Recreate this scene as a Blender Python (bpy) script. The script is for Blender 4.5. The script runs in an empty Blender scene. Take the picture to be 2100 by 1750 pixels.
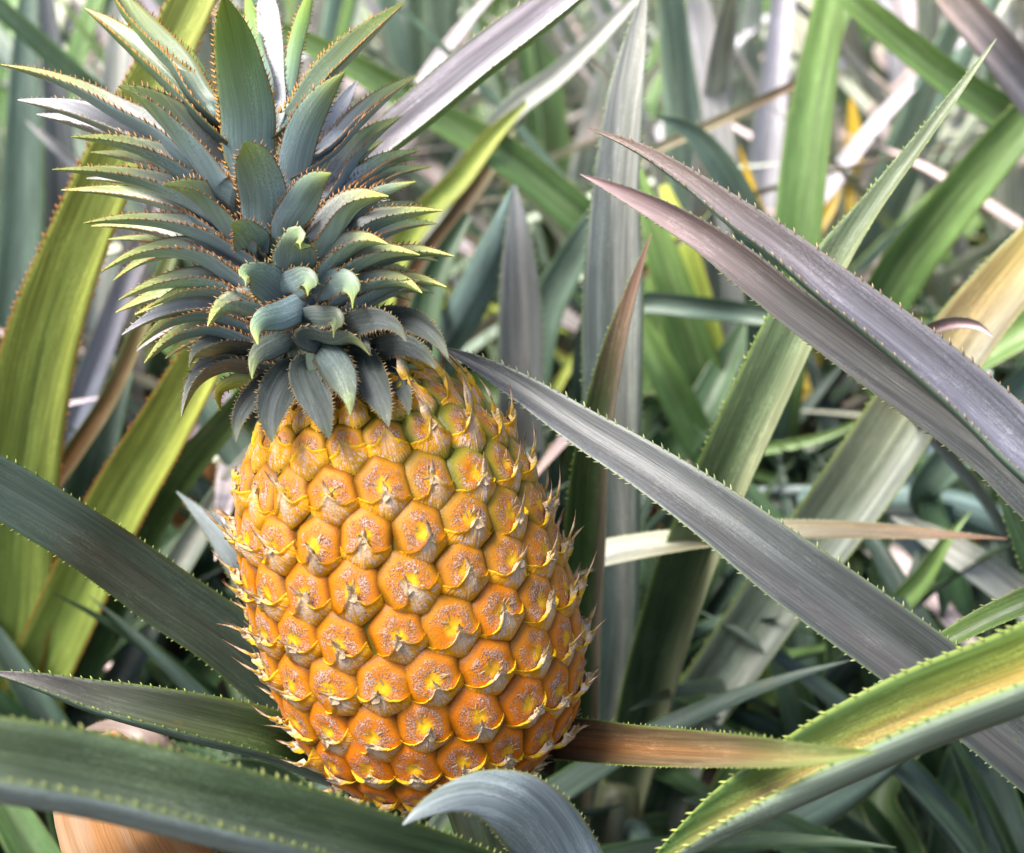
import bpy, math, random
import numpy as np
random.seed(7); RNG = np.random.default_rng(11)
S = bpy.context.scene
COL = S.collection
PI = math.pi

# ------------------------------------------------------------------ camera
CAM = np.array([0.0, 0.0, 0.62]); PITCH = math.radians(24.0); FPX = 2100 * 50 / 36.0
FW = np.array([0, math.cos(PITCH), -math.sin(PITCH)]); UP = np.array([0, math.sin(PITCH), math.cos(PITCH)]); RT = np.array([1.0, 0, 0])
def at(x, y, d):
    "a point d metres in front of the lens, on a 2100 x 1750 reading of the view"
    return CAM + RT * ((x - 1050) / FPX * d) + UP * ((875 - y) / FPX * d) + FW * d
cd = bpy.data.cameras.new('camera'); cam = bpy.data.objects.new('camera', cd); COL.objects.link(cam)
cam.location = CAM; cam.rotation_euler = (PI / 2 - PITCH, 0, 0)
cd.lens = 50; cd.sensor_width = 36; cd.clip_start = 0.02; cd.clip_end = 300
cd.dof.use_dof = True; cd.dof.focus_distance = 0.535; cd.dof.aperture_fstop = 8.0; cd.dof.aperture_blades = 0
S.camera = cam

# ------------------------------------------------------------------ nodes
class NT:
    def __init__(s, name):
        s.m = bpy.data.materials.new(name); s.m.use_nodes = True; s.t = s.m.node_tree; s.t.nodes.clear()
    def put(s, sock, v):
        if isinstance(v, bpy.types.NodeSocket): s.t.links.new(v, sock)
        elif v is not None:
            if sock.type == 'RGBA' and len(v) == 3: v = (*v, 1)
            sock.default_value = v
    def n(s, kind, ins=(), **props):
        nd = s.t.nodes.new(kind)
        for k, v in props.items(): setattr(nd, k, v)
        for k, v in (ins.items() if isinstance(ins, dict) else enumerate(ins)): s.put(nd.inputs[k], v)
        return nd
    def math(s, op, a, b=None, c=None, clamp=False):
        nd = s.n('ShaderNodeMath', operation=op, use_clamp=clamp)
        for i, v in enumerate((a, b, c)):
            if v is not None: s.put(nd.inputs[i], v)
        return nd.outputs[0]
    def mix(s, f, a, b, blend='MIX'):
        nd = s.n('ShaderNodeMix', data_type='RGBA', blend_type=blend)
        s.put(nd.inputs[0], f); s.put(nd.inputs[6], a); s.put(nd.inputs[7], b); return nd.outputs[2]
    def step(s, v, a, b, lo=0.0, hi=1.0):
        nd = s.n('ShaderNodeMapRange', interpolation_type='SMOOTHSTEP')
        for i, q in enumerate((v, a, b, lo, hi)): s.put(nd.inputs[i], q)
        return nd.outputs[0]
    def noise(s, vec, scale, detail=2.0, rough=.5):
        nd = s.n('ShaderNodeTexNoise'); s.put(nd.inputs['Vector'], vec)
        nd.inputs['Scale'].default_value = scale; nd.inputs['Detail'].default_value = detail; nd.inputs['Roughness'].default_value = rough
        return nd.outputs[0]
    def attr(s, name):
        return s.n('ShaderNodeAttribute', attribute_name=name)
    def sep(s, v):
        nd = s.n('ShaderNodeSeparateXYZ', [v]); return nd.outputs
    def comb(s, x, y, z):
        nd = s.n('ShaderNodeCombineXYZ', [x, y, z]); return nd.outputs[0]
    def out(s, sh):
        o = s.n('ShaderNodeOutputMaterial'); s.t.links.new(sh, o.inputs[0]); return s.m
    def bump(s, h, strength, dist):
        nd = s.n('ShaderNodeBump'); nd.inputs['Strength'].default_value = strength; nd.inputs['Distance'].default_value = dist
        s.put(nd.inputs['Height'], h); return nd.outputs[0]

def leaf_material(name='leaf_skin', lo=(.72, .74, .72), hi=(1.32, 1.30, 1.31), dashes=.34, silver=.34, transl=.16, flo=.78, fhi=1.24):
    k = NT(name)
    pig = k.attr('pig').outputs['Color']; edg = k.attr('edg').outputs['Color']
    t, sx, side = k.sep(k.attr('lc').outputs['Vector'])[:3]
    al, ac, sd = k.sep(k.attr('lm').outputs['Vector'])[:3]
    sd7 = k.math('MULTIPLY', sd, 37.0)
    fib = k.noise(k.comb(k.math('MULTIPLY', al, 22.0), k.math('MULTIPLY', ac, 1500.0), sd7), 1.0, 3.0, .6)
    band = k.noise(k.comb(k.math('MULTIPLY', al, 7.0), k.math('MULTIPLY', ac, 240.0), sd7), 1.0, 2.0)
    blot = k.noise(k.comb(k.math('MULTIPLY', al, 28.0), k.math('MULTIPLY', ac, 110.0), sd7), 1.0, 3.0, .65)
    scurf = k.noise(k.comb(k.math('MULTIPLY', al, 900.0), k.math('MULTIPLY', ac, 2600.0), sd7), 1.0, 3.0, .7)
    oc = k.n('ShaderNodeObjectInfo').outputs['Color']
    c = k.mix(1.0, pig, oc, 'MULTIPLY')
    c = k.mix(1.0, c, k.mix(k.step(band, .3, .7), lo, hi), 'MULTIPLY')
    c = k.mix(1.0, c, k.mix(k.step(fib, .3, .7), (flo, flo, flo), (fhi, fhi, fhi)), 'MULTIPLY')
    # waxy silver scurf, patchy on the upper face and nearly closed on the lower one
    isb = k.step(side, .4, .6)
    w = k.math('MULTIPLY', k.step(blot, .42, .66), k.step(scurf, .42, .62))
    w = k.math('MULTIPLY', w, k.math('MULTIPLY_ADD', isb, .1, silver))
    w = k.math('MULTIPLY', w, k.step(side, 1.6, 1.4))
    wax = k.mix(1.0, k.mix(1.0, c, (1.5, 1.5, 1.5), 'MULTIPLY'), (.020, .021, .022), 'ADD')
    c = k.mix(k.math('MULTIPLY', w, 2.0, clamp=True), c, wax)
    dash = k.noise(k.comb(k.math('MULTIPLY', al, 170.0), k.math('MULTIPLY', ac, 1500.0), sd7), 1.0, 3.0, .6)
    c = k.mix(k.math('MULTIPLY', k.math('MULTIPLY', k.step(dash, .56, .66), k.step(blot, .36, .6)), k.math('MULTIPLY', k.step(side, 1.6, 1.4), dashes)), c, k.mix(1.0, k.mix(1.0, c, (1.8, 1.8, 1.8), 'MULTIPLY'), (.05, .052, .052), 'ADD'))
    # a few old nicks and yellowed freckles
    fr = k.step(k.noise(k.comb(k.math('MULTIPLY', al, 140.0), k.math('MULTIPLY', ac, 420.0), sd7), 1.0, 2.0), .70, .78)
    c = k.mix(k.math('MULTIPLY', fr, .55), c, (.20, .15, .06))
    mg = k.step(k.math('ABSOLUTE', sx), .90, .99)
    c = k.mix(k.math('MULTIPLY', mg, .8), c, edg)
    rough = k.math('MULTIPLY_ADD', scurf, .25, .24)
    h = k.math('ADD', k.math('MULTIPLY', fib, .7), k.math('MULTIPLY', scurf, .25))
    bmp = k.bump(h, .55, .0005)
    b = k.n('ShaderNodeBsdfPrincipled', {'Base Color': c, 'Roughness': rough, 'Normal': bmp, 'Specular IOR Level': .5})
    tr = k.n('ShaderNodeBsdfTranslucent', {'Color': k.mix(1.0, c, (1.25, 1.35, .55), 'MULTIPLY')})
    mx = k.n('ShaderNodeMixShader', [transl, b.outputs[0], tr.outputs[0]])
    return k.out(mx.outputs[0])

def dry_material():
    k = NT('dry_leaf_skin')
    pig = k.attr('pig').outputs['Color']
    al, ac, sd = k.sep(k.attr('lm').outputs['Vector'])[:3]
    sd7 = k.math('MULTIPLY', sd, 37.0)
    fib = k.noise(k.comb(k.math('MULTIPLY', al, 30.0), k.math('MULTIPLY', ac, 1300.0), sd7), 1.0, 3.0, .6)
    blot = k.noise(k.comb(k.math('MULTIPLY', al, 9.0), k.math('MULTIPLY', ac, 70.0), sd7), 1.0, 2.0, .5)
    c = k.mix(k.step(blot, .4, .62), pig, (.50, .20, .045))
    c = k.mix(k.math('MULTIPLY', k.step(blot, .52, .72), .7), c, (.55, .40, .26))
    c = k.mix(1.0, c, k.mix(fib, (.6, .6, .6), (1.4, 1.4, 1.4)), 'MULTIPLY')
    c = k.mix(1.0, c, k.n('ShaderNodeObjectInfo').outputs['Color'], 'MULTIPLY')
    b = k.n('ShaderNodeBsdfPrincipled', {'Base Color': c, 'Roughness': .75, 'Normal': k.bump(fib, .8, .0007)})
    tr = k.n('ShaderNodeBsdfTranslucent', {'Color': c})
    return k.out(k.n('ShaderNodeMixShader', [.2, b.outputs[0], tr.outputs[0]]).outputs[0])

def fruit_material():
    k = NT('fruit_rind')
    u, v, kind = k.sep(k.attr('ec').outputs['Vector'])[:3]
    p, q, rho = k.sep(k.attr('eq').outputs['Vector'])[:3]
    gr, seed, topn = k.sep(k.attr('et').outputs['Vector'])[:3]
    sd = k.math('MULTIPLY', seed, 53.0)
    uv = k.comb(u, v, sd)
    n1 = k.noise(uv, 1.6, 3.0); n2 = k.noise(uv, 14.0, 3.0, .7); n3 = k.noise(uv, 5.0, 4.0, .65)
    # dome
    body = k.mix(n1, (.60, .150, .001), (.68, .24, .002))
    body = k.mix(k.step(topn, 0.0, -.6), body, (.64, .165, .0015))
    green = k.math('MULTIPLY', gr, k.step(rho, .3, .85))
    body = k.mix(green, body, (.26, .22, .015))
    body = k.mix(k.math('MULTIPLY', k.step(rho, .72, .98), .8), body, k.mix(gr, (.13, .040, .002), (.045, .06, .004)))
    yc = k.step(k.math('ADD', rho, k.math('MULTIPLY', n3, .28)), .52, .26)
    body = k.mix(yc, body, (.80, .46, .02))
    rr = k.math('ADD', rho, k.math('MULTIPLY_ADD', n3, .5, -.25))
    bandm = k.math('MULTIPLY', k.step(rr, .22, .36), k.step(rr, .74, .56))
    bandm = k.math('MULTIPLY', bandm, k.step(n1, .30, .55))
    spk = k.math('MULTIPLY', bandm, k.step(k.math('ADD', n2, k.math('MULTIPLY_ADD', k.noise(uv, 2.6, 2.0), .5, -.25)), .42, .56))
    spc = k.mix(k.step(k.noise(uv, 22.0, 2.0), .40, .58), (.20, .08, .045), (.58, .46, .40))
    dome = k.mix(k.math('MULTIPLY', spk, .9), body, spc)
    ln = k.math('MULTIPLY', k.step(k.noise(k.comb(k.math('MULTIPLY', k.math('ARCTAN2', u, v), 7.0), k.math('MULTIPLY', rho, 1.2), sd), 1.0, 2.0), .63, .69), k.step(rho, .85, .3))
    dome = k.mix(k.math('MULTIPLY', ln, .7), dome, (.20, .07, .03))
    # bract
    br = k.mix(n1, (.66, .24, .002), (.74, .36, .005))
    br = k.mix(k.math('MULTIPLY', gr, k.step(q, .5, .0)), br, (.30, .24, .018))
    br = k.mix(k.step(q, .84, .95), br, (.80, .46, .010))
    ang = k.math('ARCTAN2', k.math('SUBTRACT', u, 0.0), k.math('SUBTRACT', .25, v))
    st = k.noise(k.comb(k.math('MULTIPLY', ang, 13.0), k.math('MULTIPLY', v, 1.3), sd), 1.0, 3.0, .6)
    apr = k.math('MULTIPLY', k.step(k.math('ABSOLUTE', p), .95, .5), k.math('MULTIPLY', k.step(q, .02, .25), k.step(q, .93, .66)))
    stc = k.mix(k.step(n2, .36, .52), (.30, .12, .06), (.66, .50, .42))
    br = k.mix(k.math('MULTIPLY', apr, k.step(k.math('ADD', st, k.math('MULTIPLY_ADD', n3, .9, -.45)), .50, .62)), br, stc)
    pap = k.math('MULTIPLY', k.step(k.math('ABSOLUTE', k.math('ADD', p, k.math('MULTIPLY_ADD', n3, .3, -.15))), .42, .10), k.step(q, .15, .65))
    br = k.mix(k.math('MULTIPLY', pap, k.math('MULTIPLY_ADD', topn, -.55, .78)), br, k.mix(k.step(st, .35, .62), (.70, .46, .24), (.70, .58, .48)))
    # dried point
    grime = k.step(k.noise(uv, 3.4, 5.0, .7), .55, .72)
    br = k.mix(k.math('MULTIPLY', grime, .25), br, (.26, .13, .06)); dome = k.mix(k.math('MULTIPLY', grime, .26), dome, (.30, .15, .06))
    spkc = k.mix(k.step(q, .1, .55), (.76, .42, .03), (.62, .46, .30))
    spkc = k.mix(k.step(k.math('ADD', q, k.math('MULTIPLY_ADD', n2, .6, -.3)), .5, .9), spkc, (.22, .11, .06))
    c = k.mix(k.step(kind, .4, .6), dome, br)
    c = k.mix(k.step(kind, 1.4, 1.6), c, spkc)
    h = k.math('ADD', k.math('ADD', k.math('MULTIPLY', n2, .35), k.math('MULTIPLY', spk, .5)), k.math('MULTIPLY', st, k.math('MULTIPLY', k.step(kind, .4, .6), 1.5)))
    rough = k.math('ADD', k.math('MULTIPLY', spk, .3), k.math('MULTIPLY_ADD', k.step(kind, .4, .6), .14, .40))
    b = k.n('ShaderNodeBsdfPrincipled', {'Base Color': c, 'Roughness': rough, 'Normal': k.bump(h, .8, .0008), 'Specular IOR Level': .28,
            'Subsurface Weight': .12, 'Subsurface Radius': (.004, .0016, .0004), 'Subsurface Scale': .6})
    return k.out(b.outputs[0])

def soil_material():
    k = NT('soil')
    g = k.n('ShaderNodeTexCoord').outputs['Object']
    a = k.noise(g, 5.0, 5.0, .6); b_ = k.noise(g, 55.0, 5.0, .7); c_ = k.noise(g, 260.0, 3.0)
    c = k.mix(k.step(a, .35, .65), (.016, .012, .008), (.032, .022, .014))
    c = k.mix(k.step(b_, .45, .7), c, (.075, .055, .038))
    c = k.mix(k.math('MULTIPLY', k.step(c_, .5, .6), .5), c, (.06, .035, .022))
    h = k.math('ADD', b_, k.math('MULTIPLY', c_, .4))
    b = k.n('ShaderNodeBsdfPrincipled', {'Base Color': c, 'Roughness': .95, 'Normal': k.bump(h, .9, .01)})
    return k.out(b.outputs[0])
M_CROWN = leaf_material('crown_leaf_skin', (.92, .93, .93), (1.08, 1.07, 1.07), .16, .34, .10, .86, 1.15)
M_LEAF, M_DRY, M_FRUIT, M_SOIL = leaf_material(), dry_material(), fruit_material(), soil_material()

# ------------------------------------------------------------------ objects
ORG = {}
def tag(o, label=None, cat=None, group=None, kind=None):
    for k, v in (('label', label), ('category', cat), ('group', group), ('kind', kind)):
        if v: o[k] = v
    return o
def empty(name, loc):
    o = bpy.data.objects.new(name, None); COL.objects.link(o); o.location = loc; o.empty_display_size = .02
    ORG[o] = np.array(loc, float); return o
def attrs(me, data):
    for name, (typ, arr) in data.items():
        a = me.attributes.new(name, typ, 'POINT')
        a.data.foreach_set('color' if typ == 'FLOAT_COLOR' else 'vector', np.asarray(arr, np.float32).ravel())
def mesh_obj(name, V, Fc, mat, parent=None, origin=None, at_=None, smooth=True):
    V = np.asarray(V, float); o0 = V[0].copy() if origin is None else np.array(origin, float)
    me = bpy.data.meshes.new(name); me.from_pydata((V - o0).tolist(), [], Fc); me.materials.append(mat)
    if smooth: me.polygons.foreach_set('use_smooth', [True] * len(me.polygons))
    if at_: attrs(me, at_)
    me.update()
    o = bpy.data.objects.new(name, me); COL.objects.link(o); ORG[o] = o0
    if parent is not None: o.parent = parent; o.location = o0 - ORG[parent]
    else: o.location = o0
    return o

# ------------------------------------------------------------------ leaves
def nrm(a): return a / np.maximum(np.linalg.norm(a, axis=-1, keepdims=True), 1e-9)
def spline(P, n):
    "smooth curve through the rows of P, n samples"
    P = np.asarray(P, float); m = len(P)
    if m == 2: tt = np.linspace(0, 1, n)[:, None]; return P[0] * (1 - tt) + P[1] * tt
    d = np.sqrt(np.linalg.norm(np.diff(P[:, :3], axis=0), axis=1)); d = np.maximum(d, 1e-6) ** 1.5
    u = np.concatenate([[0], np.cumsum(d)])
    s = np.diff(P, axis=0) / d[:, None]
    T = np.zeros_like(P); T[1:-1] = (s[:-1] * d[1:, None] + s[1:] * d[:-1, None]) / (d[:-1] + d[1:])[:, None]
    T[0] = 1.5 * s[0] - .5 * T[1]; T[-1] = 1.5 * s[-1] - .5 * T[-2]
    x = np.linspace(0, u[-1], n); i = np.clip(np.searchsorted(u, x, 'right') - 1, 0, m - 2)
    h = d[i][:, None]; r = ((x - u[i]) / d[i])[:, None]
    return (P[i] * (1 + 2 * r) * (1 - r) ** 2 + T[i] * h * r * (1 - r) ** 2 + P[i + 1] * r * r * (3 - 2 * r) + T[i + 1] * h * r * r * (r - 1))
def ramp(cols, t):
    cols = np.asarray(cols, float); x = np.linspace(0, 1, len(cols))
    return np.stack([np.interp(t, x, cols[:, i]) for i in range(3)], -1)

STY = {  # pigments along the leaf from base to tip: upper face, lower face; margin, teeth, stripe down the middle
 'purple': dict(top=[(.058, .08, .065), (.058, .08, .065), (.07, .086, .077), (.086, .096, .09), (.10, .108, .105), (.125, .13, .13)], und=[(.12, .17, .16), (.14, .18, .18)], edge=(.17, .21, .11), tooth=(.44, .46, .22), stripe=((.105, .085, .083), .5)),
 'violet': dict(top=[(.115, .13, .16), (.12, .136, .17), (.13, .146, .185), (.14, .152, .192), (.145, .152, .188), (.155, .145, .16), (.26, .19, .15)], und=[(.12, .19, .15), (.14, .21, .16)], edge=(.22, .20, .16), tooth=(.50, .34, .18), stripe=((.125, .128, .165), .4)),
 'pink': dict(top=[(.085, .12, .095), (.09, .122, .10), (.105, .13, .11), (.125, .138, .12), (.132, .14, .125), (.165, .155, .145), (.38, .25, .25)], und=[(.10, .17, .14), (.12, .18, .155)], edge=(.22, .24, .14), tooth=(.44, .40, .2), stripe=((.12, .115, .105), .5)),
 'green': dict(top=[(.05, .10, .04), (.08, .15, .05), (.12, .19, .05)], und=[(.13, .20, .17), (.15, .22, .17)], edge=(.20, .24, .06), tooth=(.42, .46, .12), stripe=((.12, .16, .07), .5)),
 'dark': dict(top=[(.018, .050, .018), (.028, .068, .022), (.05, .085, .04)], und=[(.025, .055, .035), (.03, .06, .04)], edge=(.09, .17, .05), tooth=(.34, .40, .14), stripe=((.04, .065, .03), .5)),  # lower face deepened in place of shade among the low leaves
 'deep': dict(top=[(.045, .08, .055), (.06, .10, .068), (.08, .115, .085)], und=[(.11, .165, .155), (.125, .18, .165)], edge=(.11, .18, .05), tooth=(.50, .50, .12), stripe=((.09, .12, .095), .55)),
 'lime': dict(top=[(.19, .28, .08), (.28, .36, .075), (.34, .39, .075), (.37, .40, .075)], und=[(.20, .25, .05), (.26, .27, .03)], edge=(.46, .24, .04), tooth=(.60, .18, .04), stripe=((.23, .34, .075), .55)),
 'gold': dict(top=[(.34, .35, .05), (.34, .35, .05), (.30, .34, .04), (.25, .32, .04), (.18, .27, .045), (.10, .18, .045), (.06, .13, .04)], und=[(.29, .36, .27), (.29, .36, .26)], edge=(.34, .44, .08), tooth=(.44, .48, .14), stripe=((.85, .34, .06), .75)),
 'rust': dict(top=[(.035, .045, .03), (.035, .045, .03), (.045, .05, .035), (.065, .055, .038), (.12, .08, .04), (.19, .15, .08), (.18, .24, .07)], und=[(.16, .19, .16), (.2, .2, .16)], edge=(.16, .24, .05), tooth=(.40, .44, .10), stripe=((.27, .10, .025), .5)),
 'ash': dict(top=[(.10, .155, .13), (.17, .24, .205), (.28, .325, .275), (.46, .44, .39)], und=[(.16, .21, .21), (.20, .24, .23)], edge=(.24, .34, .16), tooth=(.42, .50, .22), stripe=((.56, .54, .47), .8)),
 'silver': dict(top=[(.2, .22, .2), (.36, .36, .35), (.42, .40, .40)], und=[(.22, .27, .29), (.26, .31, .33)], edge=(.30, .34, .2), tooth=(.45, .44, .2), stripe=((.40, .38, .38), .4)),
 'blue': dict(top=[(.17, .22, .24), (.22, .27, .30), (.25, .30, .32)], und=[(.17, .23, .26), (.22, .28, .31), (.30, .34, .33)], edge=(.32, .33, .12), tooth=(.45, .42, .14), stripe=((.20, .25, .27), .3)),
 'cream': dict(top=[(.70, .72, .64), (.74, .75, .68), (.80, .80, .74), (.76, .75, .64), (.62, .57, .38), (.45, .34, .18), (.22, .09, .05)], und=[(.24, .32, .10), (.26, .32, .10)], edge=(.60, .62, .36), tooth=(.6, .6, .35), stripe=((.78, .77, .70), .3)),
 'flame': dict(top=[(.03, .065, .03), (.035, .07, .035), (.055, .09, .055), (.09, .115, .09), (.12, .15, .115), (.145, .18, .13), (.18, .20, .13), (.34, .25, .11), (.5, .4, .1)], und=[(.17, .22, .15), (.22, .25, .14)], edge=(.24, .30, .08), tooth=(.40, .46, .14), stripe=((.42, .44, .39), .8)),
 'streak': dict(top=[(.03, .055, .03), (.045, .08, .04), (.065, .11, .05), (.11, .16, .08), (.26, .30, .18)], und=[(.18, .24, .23), (.2, .25, .23)], edge=(.24, .34, .08), tooth=(.44, .54, .14), stripe=((.44, .46, .27), .9)),  # yellow-green stripe, made paler to paint in the highlight along it
 'redleaf': dict(top=[(.02, .05, .016), (.022, .06, .018), (.026, .075, .02), (.035, .09, .022), (.045, .10, .028), (.07, .10, .04), (.30, .17, .13)], und=[(.30, .31, .30), (.36, .35, .35)], edge=(.20, .30, .07), tooth=(.42, .52, .12), stripe=((.36, .23, .22), .75)),
 'crown': dict(top=[(.18, .22, .23), (.31, .33, .35), (.40, .41, .37), (.40, .45, .18), (.46, .50, .14)], und=[(.155, .215, .235), (.195, .262, .29), (.215, .30, .305), (.23, .32, .22), (.36, .43, .09)], edge=(.27, .15, .05), tooth=(.60, .25, .07), stripe=((.20, .265, .30), .35)),
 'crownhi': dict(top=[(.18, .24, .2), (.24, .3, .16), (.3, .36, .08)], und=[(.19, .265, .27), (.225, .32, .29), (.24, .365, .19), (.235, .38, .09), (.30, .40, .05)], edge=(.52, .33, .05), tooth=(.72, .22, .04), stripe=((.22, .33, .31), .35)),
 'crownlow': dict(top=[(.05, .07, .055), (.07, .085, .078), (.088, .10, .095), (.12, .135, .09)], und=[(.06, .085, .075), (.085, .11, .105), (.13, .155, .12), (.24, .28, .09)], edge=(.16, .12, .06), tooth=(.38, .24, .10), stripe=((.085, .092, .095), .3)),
 'crownwht': dict(top=[(.2, .23, .22), (.46, .46, .46), (.52, .50, .52)], und=[(.15, .20, .2), (.22, .26, .22), (.28, .3, .15)], edge=(.45, .42, .36), tooth=(.55, .32, .16), stripe=((.5, .5, .5), .2)),
 'rose': dict(top=[(.16, .18, .14), (.25, .23, .22), (.36, .305, .305), (.44, .36, .365)], und=[(.20, .23, .22), (.27, .27, .27)], edge=(.36, .30, .22), tooth=(.5, .34, .2), stripe=((.36, .28, .28), .5)),
 'mossy': dict(top=[(.06, .105, .045), (.085, .135, .055), (.12, .16, .09)], und=[(.23, .28, .25), (.25, .30, .27)], edge=(.20, .26, .06), tooth=(.36, .36, .12), stripe=((.13, .13, .095), .6)),
 'crownback': dict(top=[(.14, .19, .15), (.18, .23, .12), (.22, .27, .06)], und=[(.10, .15, .14), (.115, .175, .13), (.12, .20, .075), (.14, .23, .05), (.22, .30, .03)], edge=(.36, .24, .04), tooth=(.70, .22, .04), stripe=((.10, .16, .13), .35)),
 'mauve': dict(top=[(.42, .41, .41), (.50, .47, .49), (.52, .49, .52), (.48, .42, .45)], und=[(.11, .20, .06), (.14, .23, .08)], edge=(.40, .40, .24), tooth=(.55, .42, .2), stripe=((.36, .33, .35), .4)),  # upper face raised pale in place of sky light falling on it
 'greentip': dict(top=[(.045, .10, .03), (.05, .11, .03), (.055, .12, .03), (.06, .13, .032), (.065, .14, .035), (.08, .14, .045), (.13, .145, .10), (.22, .185, .19)], und=[(.12, .18, .15), (.14, .20, .16)], edge=(.18, .25, .05), tooth=(.42, .48, .12), stripe=((.07, .13, .04), .4)),
 'husk': dict(top=[(.20, .14, .11), (.26, .19, .15), (.26, .20, .16)], und=[(.26, .19, .15), (.32, .23, .19)], edge=(.26, .17, .12), tooth=(.30, .17, .12), stripe=((.28, .19, .14), .4)),
 'crownhook': dict(top=[(.14, .19, .18), (.18, .24, .18), (.26, .34, .10), (.34, .42, .07), (.40, .46, .07)], und=[(.165, .225, .245), (.20, .27, .295), (.215, .29, .29), (.24, .32, .20), (.36, .43, .08)], edge=(.22, .17, .06), tooth=(.50, .30, .08), stripe=((.20, .27, .28), .25)),
 'sage': dict(top=[(.14, .19, .13), (.22, .27, .20), (.32, .35, .28), (.38, .38, .33)], und=[(.20, .25, .22), (.26, .29, .26)], edge=(.30, .32, .18), tooth=(.4, .4, .2), stripe=((.34, .37, .30), .5)),
 'lilac': dict(top=[(.18, .20, .18), (.26, .255, .27), (.34, .31, .345), (.40, .35, .39)], und=[(.21, .24, .24), (.27, .28, .29)], edge=(.32, .30, .26), tooth=(.4, .34, .3), stripe=((.33, .30, .33), .5)),
 'amber': dict(top=[(.50, .36, .03), (.66, .46, .03), (.62, .40, .03)], und=[(.50, .36, .03), (.60, .42, .03)], edge=(.5, .3, .03), tooth=(.5, .3, .03), stripe=((.7, .5, .04), .3)),
 'straw': dict(top=[(.52, .26, .09), (.60, .32, .11), (.52, .34, .18)], und=[(.62, .34, .14), (.66, .40, .2)], edge=(.40, .28, .14), tooth=(.42, .22, .12), stripe=((.60, .28, .1), .2)),
}
def build_leaf(P, Wd, A, N, style, phi=35, roll=0, face=1, teeth=.0032, tooth_h=.0013, seg=None, cols=9, thick=.0011, seed=None, vee=1.6, half=False, stripe_at=0.0):
    """P curve, Wd visible width, A across, N facing; returns verts, faces, attributes. face=1: upper face towards N."""
    st = STY[style]; n = len(P); seed = random.random() * 9 if seed is None else seed
    T = nrm(np.gradient(P, axis=0))
    ph = math.radians(phi); ro = math.radians(roll)
    s = np.sign(np.linspace(-1, 1, cols)) * np.abs(np.linspace(-1, 1, cols)) ** .85
    sf = np.linspace(-1, 1, 201); psi = ph * np.tanh(vee * sf) / math.tanh(vee)
    X = np.concatenate([[0], np.cumsum((np.cos(psi[1:]) + np.cos(psi[:-1])) / 2 * np.diff(sf))]); Z = np.concatenate([[0], np.cumsum((np.sin(psi[1:]) + np.sin(psi[:-1])) / 2 * np.diff(sf))])
    X -= X[100]; Z = (Z - Z[100]) * face
    Xr = X * math.cos(ro) - Z * math.sin(ro); Zr = X * math.sin(ro) + Z * math.cos(ro)
    lo, hi = Xr.min(), Xr.max(); k = 2 / (hi - lo); Xr = (Xr - (lo + hi) / 2) * k; Zr = Zr * k
    x = np.interp(s, sf, Xr); z = np.interp(s, sf, Zr)
    dx = np.gradient(np.interp(np.linspace(-1, 1, 201), sf, Xr)); dz = np.gradient(Zr)
    tx = np.interp(s, sf, dx); tz = np.interp(s, sf, dz); l = np.hypot(tx, tz); tx /= l; tz /= l      # across tangent
    half_w = Wd[:, None] / 2
    base = P[:, None] + A[:, None] * (x[None] * half_w)[..., None] + N[:, None] * (z[None] * half_w)[..., None]
    sn = (A[:, None] * (-tz)[None, :, None] + N[:, None] * tx[None, :, None]) * face                    # towards upper face
    th = thick * (1 - .72 * np.abs(s) ** 2)[None] * np.clip(half_w / (Wd.max() / 2), .15, 1)
    th[:, [0, -1]] *= .45
    up = base + sn * (th / 2)[..., None]; dn = base - sn * (th / 2)[..., None]
    V = np.concatenate([up.reshape(-1, 3), dn.reshape(-1, 3)])
    nc = cols; off = n * nc; Fc = []
    for i in range(n - 1):
        for j in range(nc - 1):
            a = i * nc + j; q = (a, a + 1, a + nc + 1, a + nc)
            Fc.append(q if face == 1 else q[::-1])
            q2 = (off + a, off + a + nc, off + a + nc + 1, off + a + 1); Fc.append(q2 if face == 1 else q2[::-1])
        for j in (0, nc - 1):
            a = i * nc + j; q = (a, a + nc, off + a + nc, off + a)
            Fc.append(q if (j == 0) == (face == 1) else q[::-1])
    Fc.append(tuple(range(nc - 1, -1, -1)) + tuple(range(off, off + nc)))
    L = np.concatenate([[0], np.cumsum(np.linalg.norm(np.diff(P, axis=0), axis=1))]); t = L / L[-1]
    tt = np.repeat(t[:, None], nc, 1); ss = np.repeat(s[None], n, 0); ll = np.repeat(L[:, None], nc, 1)
    wtrue = half_w * (2 / (np.abs(np.diff(Xr)).sum())) if False else half_w
    ctop = ramp(st['top'], tt); sc, sa = st['stripe']
    wgt = (np.exp(-((ss - stripe_at) / .38) ** 2) * np.sin(np.clip(tt, 0, 1) * PI) ** .5 * sa)[..., None]
    ctop = ctop * (1 - wgt) + np.array(sc) * wgt
    cund = ramp(st['und'], tt)
    def ones(c): return np.concatenate([c, np.ones(c.shape[:-1] + (1,))], -1).reshape(-1, 4)
    pig = [ones(ctop), ones(cund)]
    lc = [np.stack([tt, ss, 0 * tt], -1).reshape(-1, 3), np.stack([tt, ss, 0 * tt + 1], -1).reshape(-1, 3)]
    lm = [np.stack([ll, ss * half_w, 0 * tt + seed], -1).reshape(-1, 3)] * 2
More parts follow.
